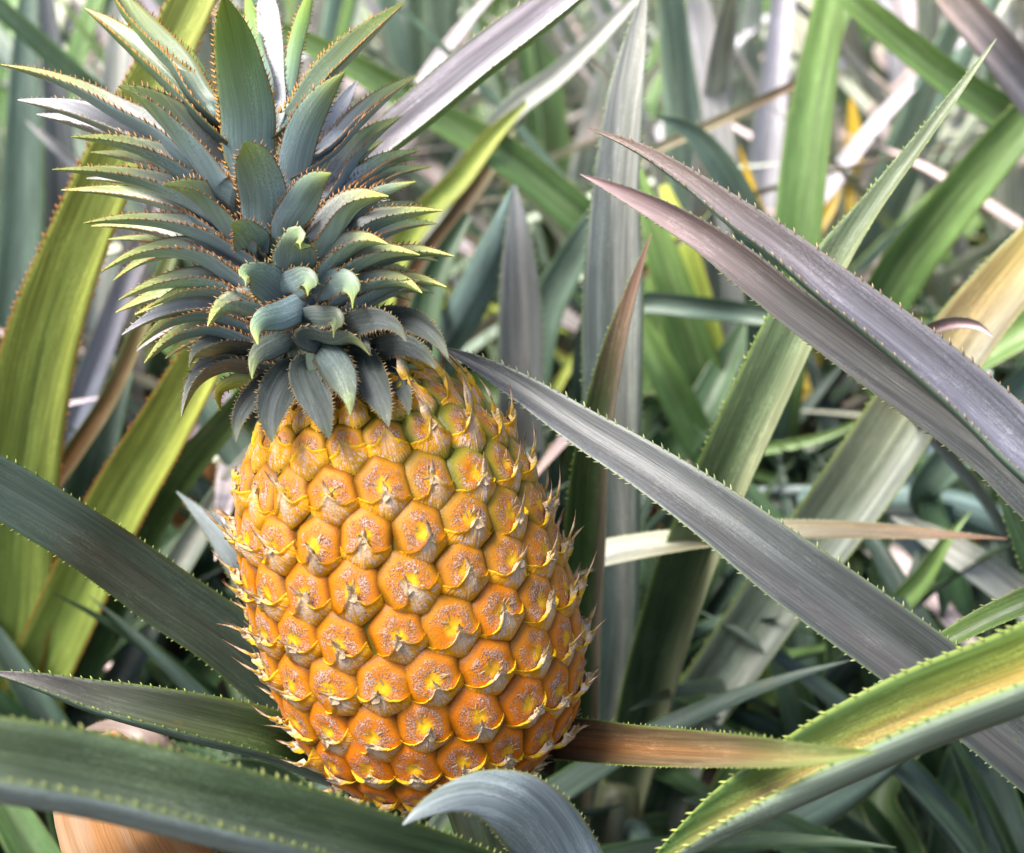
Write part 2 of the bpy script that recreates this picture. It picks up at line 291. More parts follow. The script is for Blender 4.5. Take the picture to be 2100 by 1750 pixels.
    # hooked teeth along both margins
    if teeth:
        tv, tp, base_i = [], [], len(V)
        rs = np.random.default_rng(int(seed * 1e5) % 99991)
        for j, sg in ((0, -1), (nc - 1, 1)):
            pos = np.arange(teeth * .7, L[-1] * .985, teeth); pos = pos + rs.uniform(-.28, .28, len(pos)) * teeth
            E = base[:, j]; O = (A * tx[j] + N * tz[j]) * sg; O = nrm(O)
            for q in pos:
                e = np.array([np.interp(q, L, E[:, i]) for i in range(3)]); o = np.array([np.interp(q, L, O[:, i]) for i in range(3)])
                f = np.array([np.interp(q, L, T[:, i]) for i in range(3)]); nn = np.cross(f, o)
                wl = np.interp(q, L, Wd); h = tooth_h * .85 * rs.uniform(.55, 1.3) * min(1, .35 + wl / .012); b = h * .5
                i0 = base_i + len(tv)
                tv += [e - f * b - o * .0002, e + f * b * .8 - o * .0002, e + nn * h * .28 - o * .0001, e - nn * h * .28 - o * .0001, e + o * h * .62 + f * h * .35 + nn * h * .1, e + o * h + f * h * 1.0]
                Fc += [(i0, i0 + 2, i0 + 4), (i0, i0 + 4, i0 + 3), (i0 + 2, i0 + 5, i0 + 4), (i0 + 4, i0 + 5, i0 + 3), (i0 + 2, i0 + 1, i0 + 5), (i0 + 1, i0 + 3, i0 + 5)]
                cb, ct = np.array(st['edge']), np.array(st['tooth']) * rs.uniform(.7, 1.25)
                tp += [cb, cb, cb, cb, ct, ct]
        if tv:
            V = np.concatenate([V, np.array(tv)]); m = len(tv)
            pig.append(ones(np.array(tp))); lc.append(np.tile([.5, 0, 2.0], (m, 1))); lm.append(np.stack([np.arange(m) * .01, np.zeros(m), np.full(m, seed)], -1))
    edg = np.tile([*st['edge'], 1.0], (len(V), 1))
    at_ = {'pig': ('FLOAT_COLOR', np.concatenate(pig)), 'edg': ('FLOAT_COLOR', edg), 'lc': ('FLOAT_VECTOR', np.concatenate(lc)), 'lm': ('FLOAT_VECTOR', np.concatenate(lm))}
    return V, Fc, at_

def seen_leaf(name, parent, pts, style, phi=35, roll=0, face=1, root=None, teeth=.0034, tooth_h=.0014, n=None, cols=9, wob=.0, label=None, mat=None, vee=1.6, thick=.0011, stripe_at=0.0):
    "leaf along points (x, y, depth, width): root end first. root = where it springs from the ground"
    P = [at(x, y, d) for x, y, d, w in pts]; W = [w / FPX * d for x, y, d, w in pts]
    if root is not None:
        r = np.array(root, float); P = [r, r * .55 + P[0] * .45 + np.array([0, 0, .03])] + P; W = [W[0] * .9, W[0] * 1.0] + W
    Q = np.concatenate([np.array(P), np.array(W)[:, None]], 1)
    ln = np.linalg.norm(np.diff(Q[:, :3], axis=0), axis=1).sum()
    n = n or int(min(64, max(14, ln / .009)))
    C = spline(Q, n); C[:, 3] = np.clip(C[:, 3], .0004, Q[:, 3].max() * 1.02)
    P3, W3 = C[:, :3], C[:, 3]
    T = nrm(np.gradient(P3, axis=0)); Vw = nrm(CAM - P3); A = np.cross(T, Vw)
    ok = np.linalg.norm(A, axis=1); A = nrm(A)
    k0 = 0 if root is None else n // 3
    for i in range(k0 + 1, n):
        if np.dot(A[i], A[i - 1]) < 0: A[i] *= -1
    for i in range(k0 - 1, -1, -1):
        if np.dot(A[i], A[i + 1]) < 0: A[i] *= -1
    for _ in range(3): A[1:-1] = nrm(A[:-2] + 2 * A[1:-1] + A[2:])
    A = nrm(A - T * (A * T).sum(1, keepdims=True)); N = np.cross(A, T)
    V, Fc, at_ = build_leaf(P3, W3, A, N, style, phi, roll, face, teeth, tooth_h, cols=cols, vee=vee, thick=thick, stripe_at=stripe_at)
    o = mesh_obj(name, V, Fc, mat or M_LEAF, parent, origin=P3[0], at_=at_)
    if label: o['label'] = label
    return o

# ------------------------------------------------------------------ the pineapple
D0 = .562; K = D0 / FPX
B3, T3 = at(962, 1602, .572), at(716, 800, .553)
pine = empty('pineapple', B3 - np.array([0, 0, .03]))
tag(pine, 'ripe orange pineapple with spiky blue-green crown leaning among the leaves', 'pineapple')
ax = T3 - B3; LEN = np.linalg.norm(ax); ax = ax / LEN
vw = nrm((CAM - (B3 + T3) / 2)[None])[0]; e1 = nrm((vw - ax * (vw @ ax))[None])[0]; e2 = np.cross(ax, e1)      # e2: to the right in view
HR = np.array([(-.012, 0), (-.006, 70), (.005, 120), (.03, 170), (.07, 222), (.14, 276), (.24, 309), (.38, 326), (.55, 325), (.70, 311), (.82, 284), (.90, 248), (.96, 200), (1.0, 140), (1.015, 70), (1.02, 0)])
hh = np.linspace(-.012, 1.02, 400)
rr_ = np.interp(hh, HR[:, 0], HR[:, 1])
for _ in range(40): rr_[1:-1] = (rr_[:-2] + rr_[2:] + 2 * rr_[1:-1]) / 4
SUNK = 14
prof_z = hh * LEN; prof_r = np.maximum(rr_ - SUNK, 0) * K
arc = np.concatenate([[0], np.cumsum(np.hypot(np.diff(prof_z), np.diff(prof_r)))])
def on_fruit(a, phi):
    z = np.interp(a, arc, prof_z); r = np.interp(a, arc, prof_r)
    z2 = np.interp(a + .004, arc, prof_z); r2 = np.interp(a + .004, arc, prof_r); z1 = np.interp(a - .004, arc, prof_z); r1 = np.interp(a - .004, arc, prof_r)
    rad = e1 * math.cos(phi) + e2 * math.sin(phi); tan = -e1 * math.sin(phi) + e2 * math.cos(phi)
    v = ax * (z2 - z1) + rad * (r2 - r1); v /= np.linalg.norm(v); n_ = np.cross(tan, v)
    return B3 + ax * z + rad * r, tan, v, n_, r
# rind body under the fruitlets
nr, na = 48, 64; V = []
for a in np.linspace(0, arc[-1], nr):
    for j in range(na): V.append(on_fruit(a, 2 * PI * j / na)[0])
Fc = [(i * na + j, i * na + (j + 1) % na, (i + 1) * na + (j + 1) % na, (i + 1) * na + j) for i in range(nr - 1) for j in range(na)]
m = len(V)
fruit = mesh_obj('fruit', V, Fc, M_FRUIT, pine, origin=(B3 + T3) / 2, at_={
    'ec': ('FLOAT_VECTOR', np.tile([.9, .3, 0], (m, 1))), 'eq': ('FLOAT_VECTOR', np.tile([0, 0, 1.05], (m, 1))), 'et': ('FLOAT_VECTOR', np.tile([.9, .3, 0], (m, 1)))})

def hexr(a):
    acc = 0
    for i in range(6): acc = acc + np.maximum(0, np.cos(a - i * PI / 3)) ** 20
    return acc ** (-1 / 20)
def make_fruitlet(a, phi, su, sv, seed, g, topness, lowness):
    rs = np.random.default_rng(seed); c, u_, v_, n_, r = on_fruit(a, phi)
    su, sv = su * rs.uniform(1.02, 1.17), sv * rs.uniform(1.02, 1.16); px = K * .94 * min(1, (su / K) / 46)
    H = rs.uniform(15, 21); tl = rs.normal(0, .17); u_, v_ = u_ * math.cos(tl) + v_ * math.sin(tl), v_ * math.cos(tl) - u_ * math.sin(tl); sk = rs.uniform(-.1, .1); gr = np.clip(g + rs.uniform(-.15, .15), 0, 1)
    ph = rs.uniform(0, 6.28, 4); dip = rs.uniform(2.5, 5)
    def dome(u, v):
        al = np.arctan2(v, u); rho = np.hypot(u, v) / hexr(al); q = np.clip(rho, 0, 1)
        h = H * (1 - q ** 3.2) ** .60 - dip * np.exp(-(q / .2) ** 2) + (1 - q) * (1.5 * np.sin(3 * u + ph[0]) + 1.5 * np.sin(3.4 * v + ph[1]) + 1.6 * np.sin(7 * u + ph[2]) * np.sin(8 * v + ph[3]) + .7 * np.sin(15 * u + ph[1]) * np.sin(14 * v + ph[0]))
        return np.where(rho > 1, -(rho - 1) * 90, h), rho
    V, F, EC, EQ = [], [], [], []
    def W(u, v, h):
        return c + u_ * (u * su) + v_ * (v * sv) + n_ * (h * px - (u * su) ** 2 / (2 * max(r, .02)))
    # dome
    RH = [0, .1, .2, .3, .42, .54, .66, .76, .84, .9, .95, .985, 1.0, 1.05]; na = 28
    for ri in RH:
        for j in range(na):
            al = 2 * PI * j / na; d = ri * hexr(np.array(al)); u, v = d * math.cos(al), d * math.sin(al); h, _ = dome(np.array(u), np.array(v))
            V.append(W(u, v, float(h))); EC.append((u, v, 0)); EQ.append((0, 0, ri))
    for i in range(len(RH) - 1):
        for j in range(na):
            q = (i * na + j, i * na + (j + 1) % na, (i + 1) * na + (j + 1) % na, (i + 1) * na + j); F.append(q[::-1])
    # bract: an apron over the lower half that draws up to a point
    o0 = len(V); tu = rs.normal(.05, .12); tv = rs.uniform(-.14, .10) - .12 * lowness + .55 * topness; NP, NQ = 25, 11
    hid = topness > .3 and 1050 + ((c - CAM) @ RT) / ((c - CAM) @ FW) * FPX < 850; lift = (0 if hid else 1) * rs.uniform(6, 14) + (0 if hid else 12) * topness + 12 * math.sin(phi) ** 2; xs = np.linspace(-1, 1, NP); ps = np.sign(xs) * np.abs(xs) ** 1.5; wid = rs.uniform(.28, .46) + .12 * topness
    base_v = rs.uniform(-.82, -.6) + .15 * topness; asy = rs.uniform(-.22, .22); jag = rs.normal(0, 1, NP)
    for iq in range(NQ + 2):
        q = min(1, iq / NQ)
        for ip, p in enumerate(ps):
            e = math.exp(-(abs(p) / wid) ** 1.25)
            vb = -(1.12 - .52 * abs(p) ** 1.2); vt = base_v + asy * p + .42 * abs(p) ** 2.4 + (tv - base_v) * e
            vt = max(vt + .035 * jag[ip] * (1 - abs(p)), vb + .02); u = p * (1.0 - .03 * q) + tu * e * q; v = vb + (vt - vb) * q
            d, rho = dome(np.array(u), np.array(v)); d = max(float(d), -2)
            h = d + .8 + 8.5 * math.exp(-((1 - q) / .11) ** 2) * (1 - abs(p) ** 6) + 3.4 * math.sin(PI * q) * (1 - p * p) + lift * e * q * q + 1.7 * jag[ip] * q * (1 - abs(p)) + 1.2 * math.sin(5 * p + ph[0]) * q
            if iq > NQ: h = d - 2 + (lift * e * .55 if topness < .3 else lift * e * .7); v -= .03 + .03 * e
            V.append(W(u, v, h)); EC.append((u, v, 1)); EQ.append((p, q, rho))
    for i in range(NQ + 1):
        for j in range(NP - 1):
            x = o0 + i * NP + j; F.append((x, x + 1, x + NP + 1, x + NP))
    # dried point(s)
    tipP = W(tu, tv, float(dome(np.array(tu), np.array(tv))[0]) + lift + 2)
    flank = abs(math.sin(phi))
    Ls = (rs.uniform(12, 34) + 28 * flank * flank) * (1 - .5 * lowness) + 52 * topness
    vc = c - CAM; px_x = 1050 + (vc @ RT) / (vc @ FW) * FPX
    pts = [(0, 1.0, 0)] + [(rs.uniform(-.5, .5), rs.uniform(.35, .75), 1) for _ in range(int(rs.integers(1, 4)) + int(2 * flank))]
    if topness > .3 and px_x < 850: pts = []
    for sh, fl, thin in pts:
        o1 = len(V); d0 = n_ * (.75 - .35 * topness) + v_ * (.55 + .5 * topness) + u_ * sh * .5; d0 /= np.linalg.norm(d0)
        cu = v_ * rs.uniform(-.2, .9) + u_ * rs.uniform(-.7, .7) - n_ * rs.uniform(-.2, .5)
        w0 = (7 + 6 * flank + 12 * topness) * (1 if not thin else .3); NS = 7
        for i in range(NS):
            f = i / (NS - 1); cc = tipP - (n_ * 5 + v_ * 7) * px * (1 - thin) * (1 - f) + (d0 * f + cu * f * f * .6) * Ls * fl * px + u_ * sh * 5 * px
            w = max(.35, w0 * (1 - f) ** .8 * (1 + .25 * math.sin(9 * f + seed))) * px
            for k in range(4):
                aa = k * PI / 2; V.append(cc + u_ * math.cos(aa) * w + (n_ * .4 - v_ * .5) * math.sin(aa) * w * .45); EC.append((sh + f, f * 2, 2)); EQ.append((0, max(f, .75 * thin), 0))
        for i in range(NS - 1):
            for k in range(4):
                x = o1 + i * 4; F.append((x + k, x + (k + 1) % 4, x + 4 + (k + 1) % 4, x + 4 + k))
        F.append(tuple(o1 + (NS - 1) * 4 + k for k in range(4)))
    # papery flake drawn over the eye from the tip of the bract
    if topness < .6 and rs.random() < .8:
        o1 = len(V); wA, wB, ln_ = rs.uniform(.10, .18), rs.uniform(.13, .26), rs.uniform(.30, .5); b_ = PI / 2 + rs.normal(0, .35); u0, v0 = tu + rs.normal(0, .05), tv - rs.uniform(.22, .36); NF, NW = 6, 7
        for i in range(NF):
            f = i / (NF - 1)
            for k in range(NW):
                g_ = k / (NW - 1) * 2 - 1; ff = f * (1 - .45 * abs(g_) ** 1.5 + (.22 * rs.normal() if i == NF - 1 else 0)); ww = (wA + (wB - wA) * f) * g_ * (1 - .35 * f * f)
                uu, vv_ = u0 + math.cos(b_) * ln_ * ff - math.sin(b_) * ww, v0 + math.sin(b_) * ln_ * ff + math.cos(b_) * ww
                V.append(W(uu, vv_, max(float(dome(np.array(uu), np.array(vv_))[0]), 0) + 6.5 + lift * (.8 - .5 * f) + 3 * f * f - 2 * abs(g_) + .9 * rs.normal())); EC.append((uu * 2.5, vv_ * 2.5, 2)); EQ.append((0, .40 + .26 * f + .12 * rs.random(), 0))
        for i in range(NF - 1):
            for k in range(NW - 1):
                x = o1 + i * NW + k; F.append((x, x + 1, x + NW + 1, x + NW))
    # withered flower remnants: thin slivers lying on the dome
    for _ in range(int(rs.integers(2, 6))):
        o1 = len(V); a_ = rs.uniform(.1, 3.0) if rs.random() < .8 else rs.uniform(0, 6.28); r0 = rs.uniform(.08, .35); ln_ = rs.uniform(.14, .34); b_ = a_ + rs.normal(0, .5); wd = rs.uniform(.022, .05); up0 = rs.uniform(1, 5)
        for f in (0, .35, .7, 1):
            cu_, cv_ = r0 * math.cos(a_) + ln_ * f * math.cos(b_), r0 * math.sin(a_) + ln_ * f * math.sin(b_); ww = wd * (1 - f) ** .6 * (.5 + 1.2 * f * (1 - f) * 2)
            for sg in (-1, 0, 1):
                uu, vv_ = cu_ - math.sin(b_) * ww * sg, cv_ + math.cos(b_) * ww * sg
                V.append(W(uu, vv_, float(dome(np.array(uu), np.array(vv_))[0]) + .6 + (1.4 if sg == 0 else 0) + up0 * f * f)); EC.append((uu * 3, vv_ * 3, 2)); EQ.append((0, .35 + .6 * f * rs.random(), 0))
        for i in range(3):
            for k in range(2):
                x = o1 + i * 3 + k; F.append((x, x + 1, x + 4, x + 3))
    ET = np.tile([gr, rs.random(), topness - .6 * lowness], (len(V), 1))
    return V, F, EC, EQ, ET, c
MC, NST, CIRC = 18, 3, 19.5
pitch = 84 * K; a0 = arc[-1] * .0
drop = NST * pitch / MC / 1.0
back = [[], [], [], [], []]; nfr = 0; made = []
rows = []
for i in range(MC):
    for j in range(-2, 20):
        rows.append((a0 + .035 * .0 + j * pitch - i * drop + .55 * pitch, (i + j / 2) / CIRC * 2 * PI + .16))
for a, phi in rows:
    if not (.030 * 1 < a < arc[-1] - .022): continue
    z = np.interp(a, arc, prof_z) / LEN; r = np.interp(a, arc, prof_r)
    phi = (phi + PI) % (2 * PI) - PI; a += RNG.normal(0, 3.2) * K; phi += RNG.normal(0, .010)
    su = max(2 * PI * r / CIRC / 2, 24 * K); sv = 1.083 * pitch / math.sqrt(3) * (1.0 if su > 40 * K else .92)
    topness = np.clip((z - .80) / .12, 0, 1); low = np.clip((.45 - z) / .3, 0, 1)
    g = np.clip(.12 + .75 * np.clip((z - .45) / .3, 0, 1) * np.clip((phi + .15) / .6, 0, 1) + .25 * topness - .1 * low, 0, 1)
    V, F, EC, EQ, ET, c = make_fruitlet(a, phi, su, sv, nfr + 17, g, topness, low); nfr += 1
    nn = on_fruit(a, phi)[3]; made.append((nn @ nrm((CAM - c)[None])[0], V, F, EC, EQ, ET, c))
made.sort(key=lambda t: -t[0])
for k_, (facing, V, F, EC, EQ, ET, c) in enumerate(made):
    if k_ < 100:
        mesh_obj('fruitlet', V, F, M_FRUIT, fruit, origin=c, at_={'ec': ('FLOAT_VECTOR', EC), 'eq': ('FLOAT_VECTOR', EQ), 'et': ('FLOAT_VECTOR', ET)})
    else:
        o = len(back[0]); back[0] += list(V); back[1] += [tuple(x + o for x in f) for f in F]; back[2] += list(EC); back[3] += list(EQ); back[4] += list(ET)
o = mesh_obj('fruitlet', back[0], back[1], M_FRUIT, fruit, at_={'ec': ('FLOAT_VECTOR', back[2]), 'eq': ('FLOAT_VECTOR', back[3]), 'et': ('FLOAT_VECTOR', back[4])}); o['kind'] = 'stuff'

def tube(name, pts, radii, style_col, parent, na=14):
    pts = np.array(pts, float); n = len(pts); T = nrm(np.gradient(pts, axis=0)); s_ = nrm(np.cross(T, np.array([.3, 1, .1]))); b = np.cross(T, s_)
    V = [pts[i] + (s_[i] * math.cos(2 * PI * j / na) + b[i] * math.sin(2 * PI * j / na)) * radii[i] for i in range(n) for j in range(na)]
    F = [(i * na + j, i * na + (j + 1) % na, (i + 1) * na + (j + 1) % na, (i + 1) * na + j) for i in range(n - 1) for j in range(na)]
    F += [tuple(range(na - 1, -1, -1)), tuple(range((n - 1) * na, n * na))]; m = len(V)
    return mesh_obj(name, V, F, M_LEAF, parent, origin=pts[0], at_={'pig': ('FLOAT_COLOR', np.tile([*style_col, 1], (m, 1))), 'edg': ('FLOAT_COLOR', np.tile([*style_col, 1], (m, 1))),
        'lc': ('FLOAT_VECTOR', np.tile([.5, 0, 0], (m, 1))), 'lm': ('FLOAT_VECTOR', np.array([(i * .01, j * .003, 1) for i in range(n) for j in range(na)]))})
PB = (-.02, .485, .0)                       # where the fruiting plant stands
tube('stalk', [B3 + ax * .01, B3 - ax * .03, np.array([-.022, .478, .12]), np.array(PB)], [.013, .012, .012, .014], (.10, .13, .06), pine)

# ------------------------------------------------------------------ crown
AXX = [(250, 508), (400, 550), (525, 600), (600, 622), (700, 652), (850, 692)]
def axx(y): return np.interp(y, [a[0] for a in AXX], [a[1] for a in AXX])
def axd(y): return np.interp(y, [250, 850], [.547, .553])
RC = ([200, 300, 450, 600, 780, 880], [14, 26, 48, 76, 98, 104])
crown = tube('crown', [at(axx(y), y, axd(y)) for y in (880, 780, 650, 525, 400, 280)], [92 * K, 86 * K, 66 * K, 46 * K, 26 * K, 8 * K], (.07, .10, .07), pine)
def crown_leaf(pts, sign=1, style=None, L=None, face=-1, phi=26, roll=0, k=1.0):
    x0, y0 = pts[0][:2]; rc = np.interp(y0, *RC); dx = x0 - axx(y0)
    d0 = axd(y0) - sign * math.sqrt(max(0, rc * rc - dx * dx)) * K
    l = sum(math.dist(pts[i][:2], pts[i + 1][:2]) for i in range(len(pts) - 1))
    L = L or np.interp(y0, [250, 450, 650, 750, 860], [400, 350, 280, 235, 165])
    if style == 'crownhook': L *= .84
    disp = min(230, math.sqrt(max(0, L * L - l * l)) * .72) * k
    cum = np.concatenate([[0], np.cumsum([math.dist(pts[i][:2], pts[i + 1][:2]) for i in range(len(pts) - 1)])]) / l
    if len(pts) > 3 and pts[-1][1] > pts[-2][1] + 14 and pts[1][1] < pts[0][1] and face == -1 and abs(pts[-1][0] - pts[0][0]) < 135:      # point bent over: a small sharp triangle
        pts = list(pts); a_, b_ = pts[-2], pts[-1]; pts[-2] = (a_[0], a_[1], max(a_[2], pts[-3][2] * .78)); pts.insert(-1, (a_[0] * .4 + b_[0] * .6, a_[1] * .68 + b_[1] * .32, a_[2] * .55))
        l = sum(math.dist(pts[i][:2], pts[i + 1][:2]) for i in range(len(pts) - 1)); cum = np.concatenate([[0], np.cumsum([math.dist(pts[i][:2], pts[i + 1][:2]) for i in range(len(pts) - 1)])]) / l; phi = 14; style = 'crownhook' if (style or 'crown') == 'crown' else style
    P = [(x, y, d0 - sign * disp * K * (c ** 1.15), w) for (x, y, w), c in zip(pts, cum)]
    # run the leaf back into the core
    back = (x0 + (axx(y0 + 45) - x0) * .55, y0 + (45 if y0 < 700 else 6), axd(y0) - sign * .25 * rc * K, P[0][3] * .9)
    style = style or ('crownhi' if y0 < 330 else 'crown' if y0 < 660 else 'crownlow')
    vee = .9; dxc, dyc = pts[-1][0] - x0, pts[-1][1] - y0
    if face == -1 and abs(dxc) > .75 * abs(dyc) and len(pts) >= 4 and abs(dxc) > 100:      # seen from the side: a trough open to the sky
        face, phi, vee = 1, 58, 2.3
        roll = (-72 if dxc < 0 else 72) if sign == 1 and style != 'crownwht' else (-58 if dxc < 0 else 58)
        P = [(x, y, d, w * 1.08) for x, y, d, w in P]
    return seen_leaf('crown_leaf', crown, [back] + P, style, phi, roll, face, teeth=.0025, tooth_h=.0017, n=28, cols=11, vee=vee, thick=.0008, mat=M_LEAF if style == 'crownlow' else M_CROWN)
F_, Bk = 1, -1
CL = [
 ([(512,312,108),(508,234,114),(491,140,99),(476,68,73),(466,26,42),(458,-14,2)], 1, 'crownhi', 480, -1),
 ([(545,462,88),(540,405,99),(528,354,88),(516,318,62),(502,292,6)], 1, 'crown', 300, -1),
 ([(598,400,62),(604,340,70),(622,268,68),(658,203,48),(707,148,2)], 1, 'crown', 380, -1),
 ([(478,370,95),(418,296,84),(355,238,62),(297,198,36),(242,177,2)], 1, 'crown', None, -1),
 ([(440,242,58),(372,170,60),(302,108,48),(230,52,28),(172,16,2)], -1, 'crownback', 400, -1),
 ([(420,205,46),(372,130,50),(312,66,46),(268,18,38),(232,-30,12)], -1, 'crownback', 420, -1),
 ([(437,228,28),(416,160,26),(396,118,16),(377,88,2)], -1, 'crownback', 300, -1),
 ([(545,200,30),(527,100,30),(513,20,24),(505,-25,5)], -1, 'crownhi', 400, -1),
 ([(568,245,25),(562,150,42),(553,62,48),(548,10,38),(544,-30,5)], -1, 'crownwht', 420, 1),
 ([(580,262,26),(591,180,32),(607,90,32),(626,22,26),(641,-25,8)], -1, 'crownhi', 400, -1),
 ([(602,228,36),(656,155,46),(720,90,42),(778,42,24),(832,3,2)], -1, 'crownback', 420, -1),
 ([(668,312,30),(722,250,36),(778,200,28),(858,153,2)], -1, 'crown', 380, -1),
 ([(648,338,26),(672,278,36),(702,213,30),(733,166,2)], -1, 'crownwht', 300, 1),
 ([(405,330,50),(332,268,50),(250,225,44),(160,178,30),(80,150,18),(-5,132,2)], 1, 'crown', 460, -1),
 ([(405,352,42),(315,288,48),(232,248,46),(152,222,34),(88,211,18),(36,205,2)], -1, 'crownwht', 420, -1),
 ([(446,388,50),(370,335,48),(300,304,36),(222,287,22),(146,281,2)], 1, 'crown', 380, -1),
 ([(472,452,55),(400,402,54),(322,372,42),(222,353,25),(107,348,2)], 1, 'crown', 420, -1),
 ([(505,478,72),(452,424,64),(398,390,38),(333,380,2)], 1, 'crown', 320, -1),
 ([(482,502,50),(420,470,48),(330,452,30),(240,450,17),(172,458,2)], 1, 'crown', 360, -1),
 ([(480,528,46),(400,490,42),(320,468,27),(250,461,15),(187,464,2)], -1, 'crown', 340, -1),
 ([(450,442,40),(380,402,36),(290,373,24),(177,366,2)], -1, 'crownwht', 360, -1),
 ([(538,532,78),(518,498,76),(496,470,42),(474,458,2)], 1, 'crown', 260, -1),
 ([(602,570,82),(604,530,90),(607,502,66),(612,488,28),(616,510,2)], 1, 'crown', 250, -1),
 ([(588,468,66),(614,422,70),(644,376,46),(679,356,2)], 1, 'crown', 300, -1),
 ([(640,508,60),(676,456,62),(722,415,42),(796,403,2)], 1, 'crown', 310, -1),
 ([(655,405,36),(702,330,44),(756,276,32),(825,238,2)], -1, 'crown', 380, -1),
 ([(668,425,40),(730,366,40),(790,326,26),(861,308,2)], -1, 'crown', 360, -1),
 ([(690,442,40),(750,382,38),(810,352,24),(884,342,2)], -1, 'crown', 350, -1),
 ([(700,458,36),(760,406,32),(853,373,2)], 1, 'crown', 330, -1),
 ([(690,522,42),(760,456,40),(830,437,24),(907,432,2)], 1, 'crown', 340, -1),
 ([(690,536,34),(770,477,34),(840,458,19),(897,459,2)], -1, 'crown', 330, -1),
 ([(690,590,38),(760,537,38),(840,516,26),(931,526,2)], 1, 'crown', 330, -1),
 ([(665,588,46),(720,537,46),(790,516,28),(860,523,2)], 1, 'crown', 300, -1),
 ([(645,562,52),(690,516,52),(742,494,30),(795,501,2)], 1, 'crown', 280, -1),
 ([(690,642,38),(770,592,38),(840,573,26),(915,589,2)], 1, 'crown', 300, -1),
 ([(675,620,42),(760,576,40),(820,576,26),(865,601,2)], 1, 'crown', 290, -1),
 ([(625,602,54),(668,586,62),(708,576,48),(722,592,28),(723,633,2)], 1, 'crown', 250, -1),
 ([(580,602,58),(610,580,64),(628,572,48),(634,582,28),(631,607,2)], 1, 'crown', 220, -1),
 ([(578,608,78),(546,577,76),(516,560,44),(503,562,22),(504,587,2)], 1, 'crown', 240, -1),
 ([(502,567,56),(420,516,54),(340,508,36),(270,524,19),(208,557,2)], 1, 'crown', 360, -1),
 ([(490,552,50),(410,506,44),(340,501,27),(262,526,2)], -1, 'crownwht', 320, -1),
 ([(502,602,48),(420,569,42),(330,579,26),(244,615,2)], 1, 'crown', 330, -1),
 ([(500,624,46),(420,592,42),(330,601,28),(237,641,2)], -1, 'crown', 320, -1),
 ([(540,622,50),(470,594,44),(390,594,28),(302,632,2)], 1, 'crown', 300, -1),
 ([(500,644,44),(420,622,40),(330,641,26),(250,687,2)], 1, 'crownwht', 320, -1),
 ([(512,664,44),(430,637,40),(350,656,26),(281,713,2)], 1, 'crown', 300, -1),
 ([(522,694,44),(440,667,40),(360,687,28),(296,745,2)], 1, 'crown', 280, -1),
 ([(562,644,62),(512,621,58),(462,627,34),(426,669,2)], 1, 'crown', 250, -1),
 ([(625,630,58),(578,647,62),(542,656,48),(527,669,30),(529,707,2)], 1, 'crown', 230, -1),
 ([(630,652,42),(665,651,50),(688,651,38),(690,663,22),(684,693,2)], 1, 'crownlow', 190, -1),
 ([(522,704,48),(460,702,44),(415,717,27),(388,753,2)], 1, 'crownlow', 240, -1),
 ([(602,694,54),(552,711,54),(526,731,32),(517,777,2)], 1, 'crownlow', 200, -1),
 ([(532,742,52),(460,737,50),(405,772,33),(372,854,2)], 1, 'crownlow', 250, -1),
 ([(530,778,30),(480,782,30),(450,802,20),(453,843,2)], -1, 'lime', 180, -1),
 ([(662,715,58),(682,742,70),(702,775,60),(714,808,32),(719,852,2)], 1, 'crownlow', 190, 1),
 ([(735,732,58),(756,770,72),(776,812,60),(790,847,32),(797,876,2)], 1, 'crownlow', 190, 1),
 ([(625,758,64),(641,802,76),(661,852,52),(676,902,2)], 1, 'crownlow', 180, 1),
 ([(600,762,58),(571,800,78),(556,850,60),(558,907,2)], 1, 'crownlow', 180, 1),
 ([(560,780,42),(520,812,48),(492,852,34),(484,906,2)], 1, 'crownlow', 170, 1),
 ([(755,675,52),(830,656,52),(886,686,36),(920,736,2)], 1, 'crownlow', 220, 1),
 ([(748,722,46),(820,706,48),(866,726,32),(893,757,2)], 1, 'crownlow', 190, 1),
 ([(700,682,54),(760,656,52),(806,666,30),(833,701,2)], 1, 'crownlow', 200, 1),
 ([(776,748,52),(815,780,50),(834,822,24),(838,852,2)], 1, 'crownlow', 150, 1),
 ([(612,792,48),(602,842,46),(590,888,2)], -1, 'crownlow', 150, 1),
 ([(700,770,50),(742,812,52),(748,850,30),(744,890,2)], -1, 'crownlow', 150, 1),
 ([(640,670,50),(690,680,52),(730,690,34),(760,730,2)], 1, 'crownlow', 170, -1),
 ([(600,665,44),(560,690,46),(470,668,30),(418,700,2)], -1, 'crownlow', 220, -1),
]
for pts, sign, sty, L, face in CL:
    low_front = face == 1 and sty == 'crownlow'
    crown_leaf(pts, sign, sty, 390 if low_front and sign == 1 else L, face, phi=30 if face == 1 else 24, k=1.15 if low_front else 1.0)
rc_ = np.random.default_rng(3)
extra = [c for c in CL if abs(c[0][-1][0] - c[0][0][0]) > 130 and c[0][0][1] > 300]
for i in range(32):                        # leaves lying between and behind the ones traced above
    pts, sign, sty, L, face = extra[(i * 7) % len(extra)]; dy = rc_.uniform(10, 24) * rc_.choice([-1, 1]); x0, y0 = pts[0][:2]; an = rc_.normal(0, .07); sc = rc_.uniform(.78, .96)
    q = [(x0 + ((x - x0) * math.cos(an) - (y - y0) * math.sin(an)) * sc, y0 + dy + ((x - x0) * math.sin(an) + (y - y0) * math.cos(an)) * sc, w * .85) for x, y, w in pts]
    crown_leaf(q, -1, sty, L, face, phi=26)
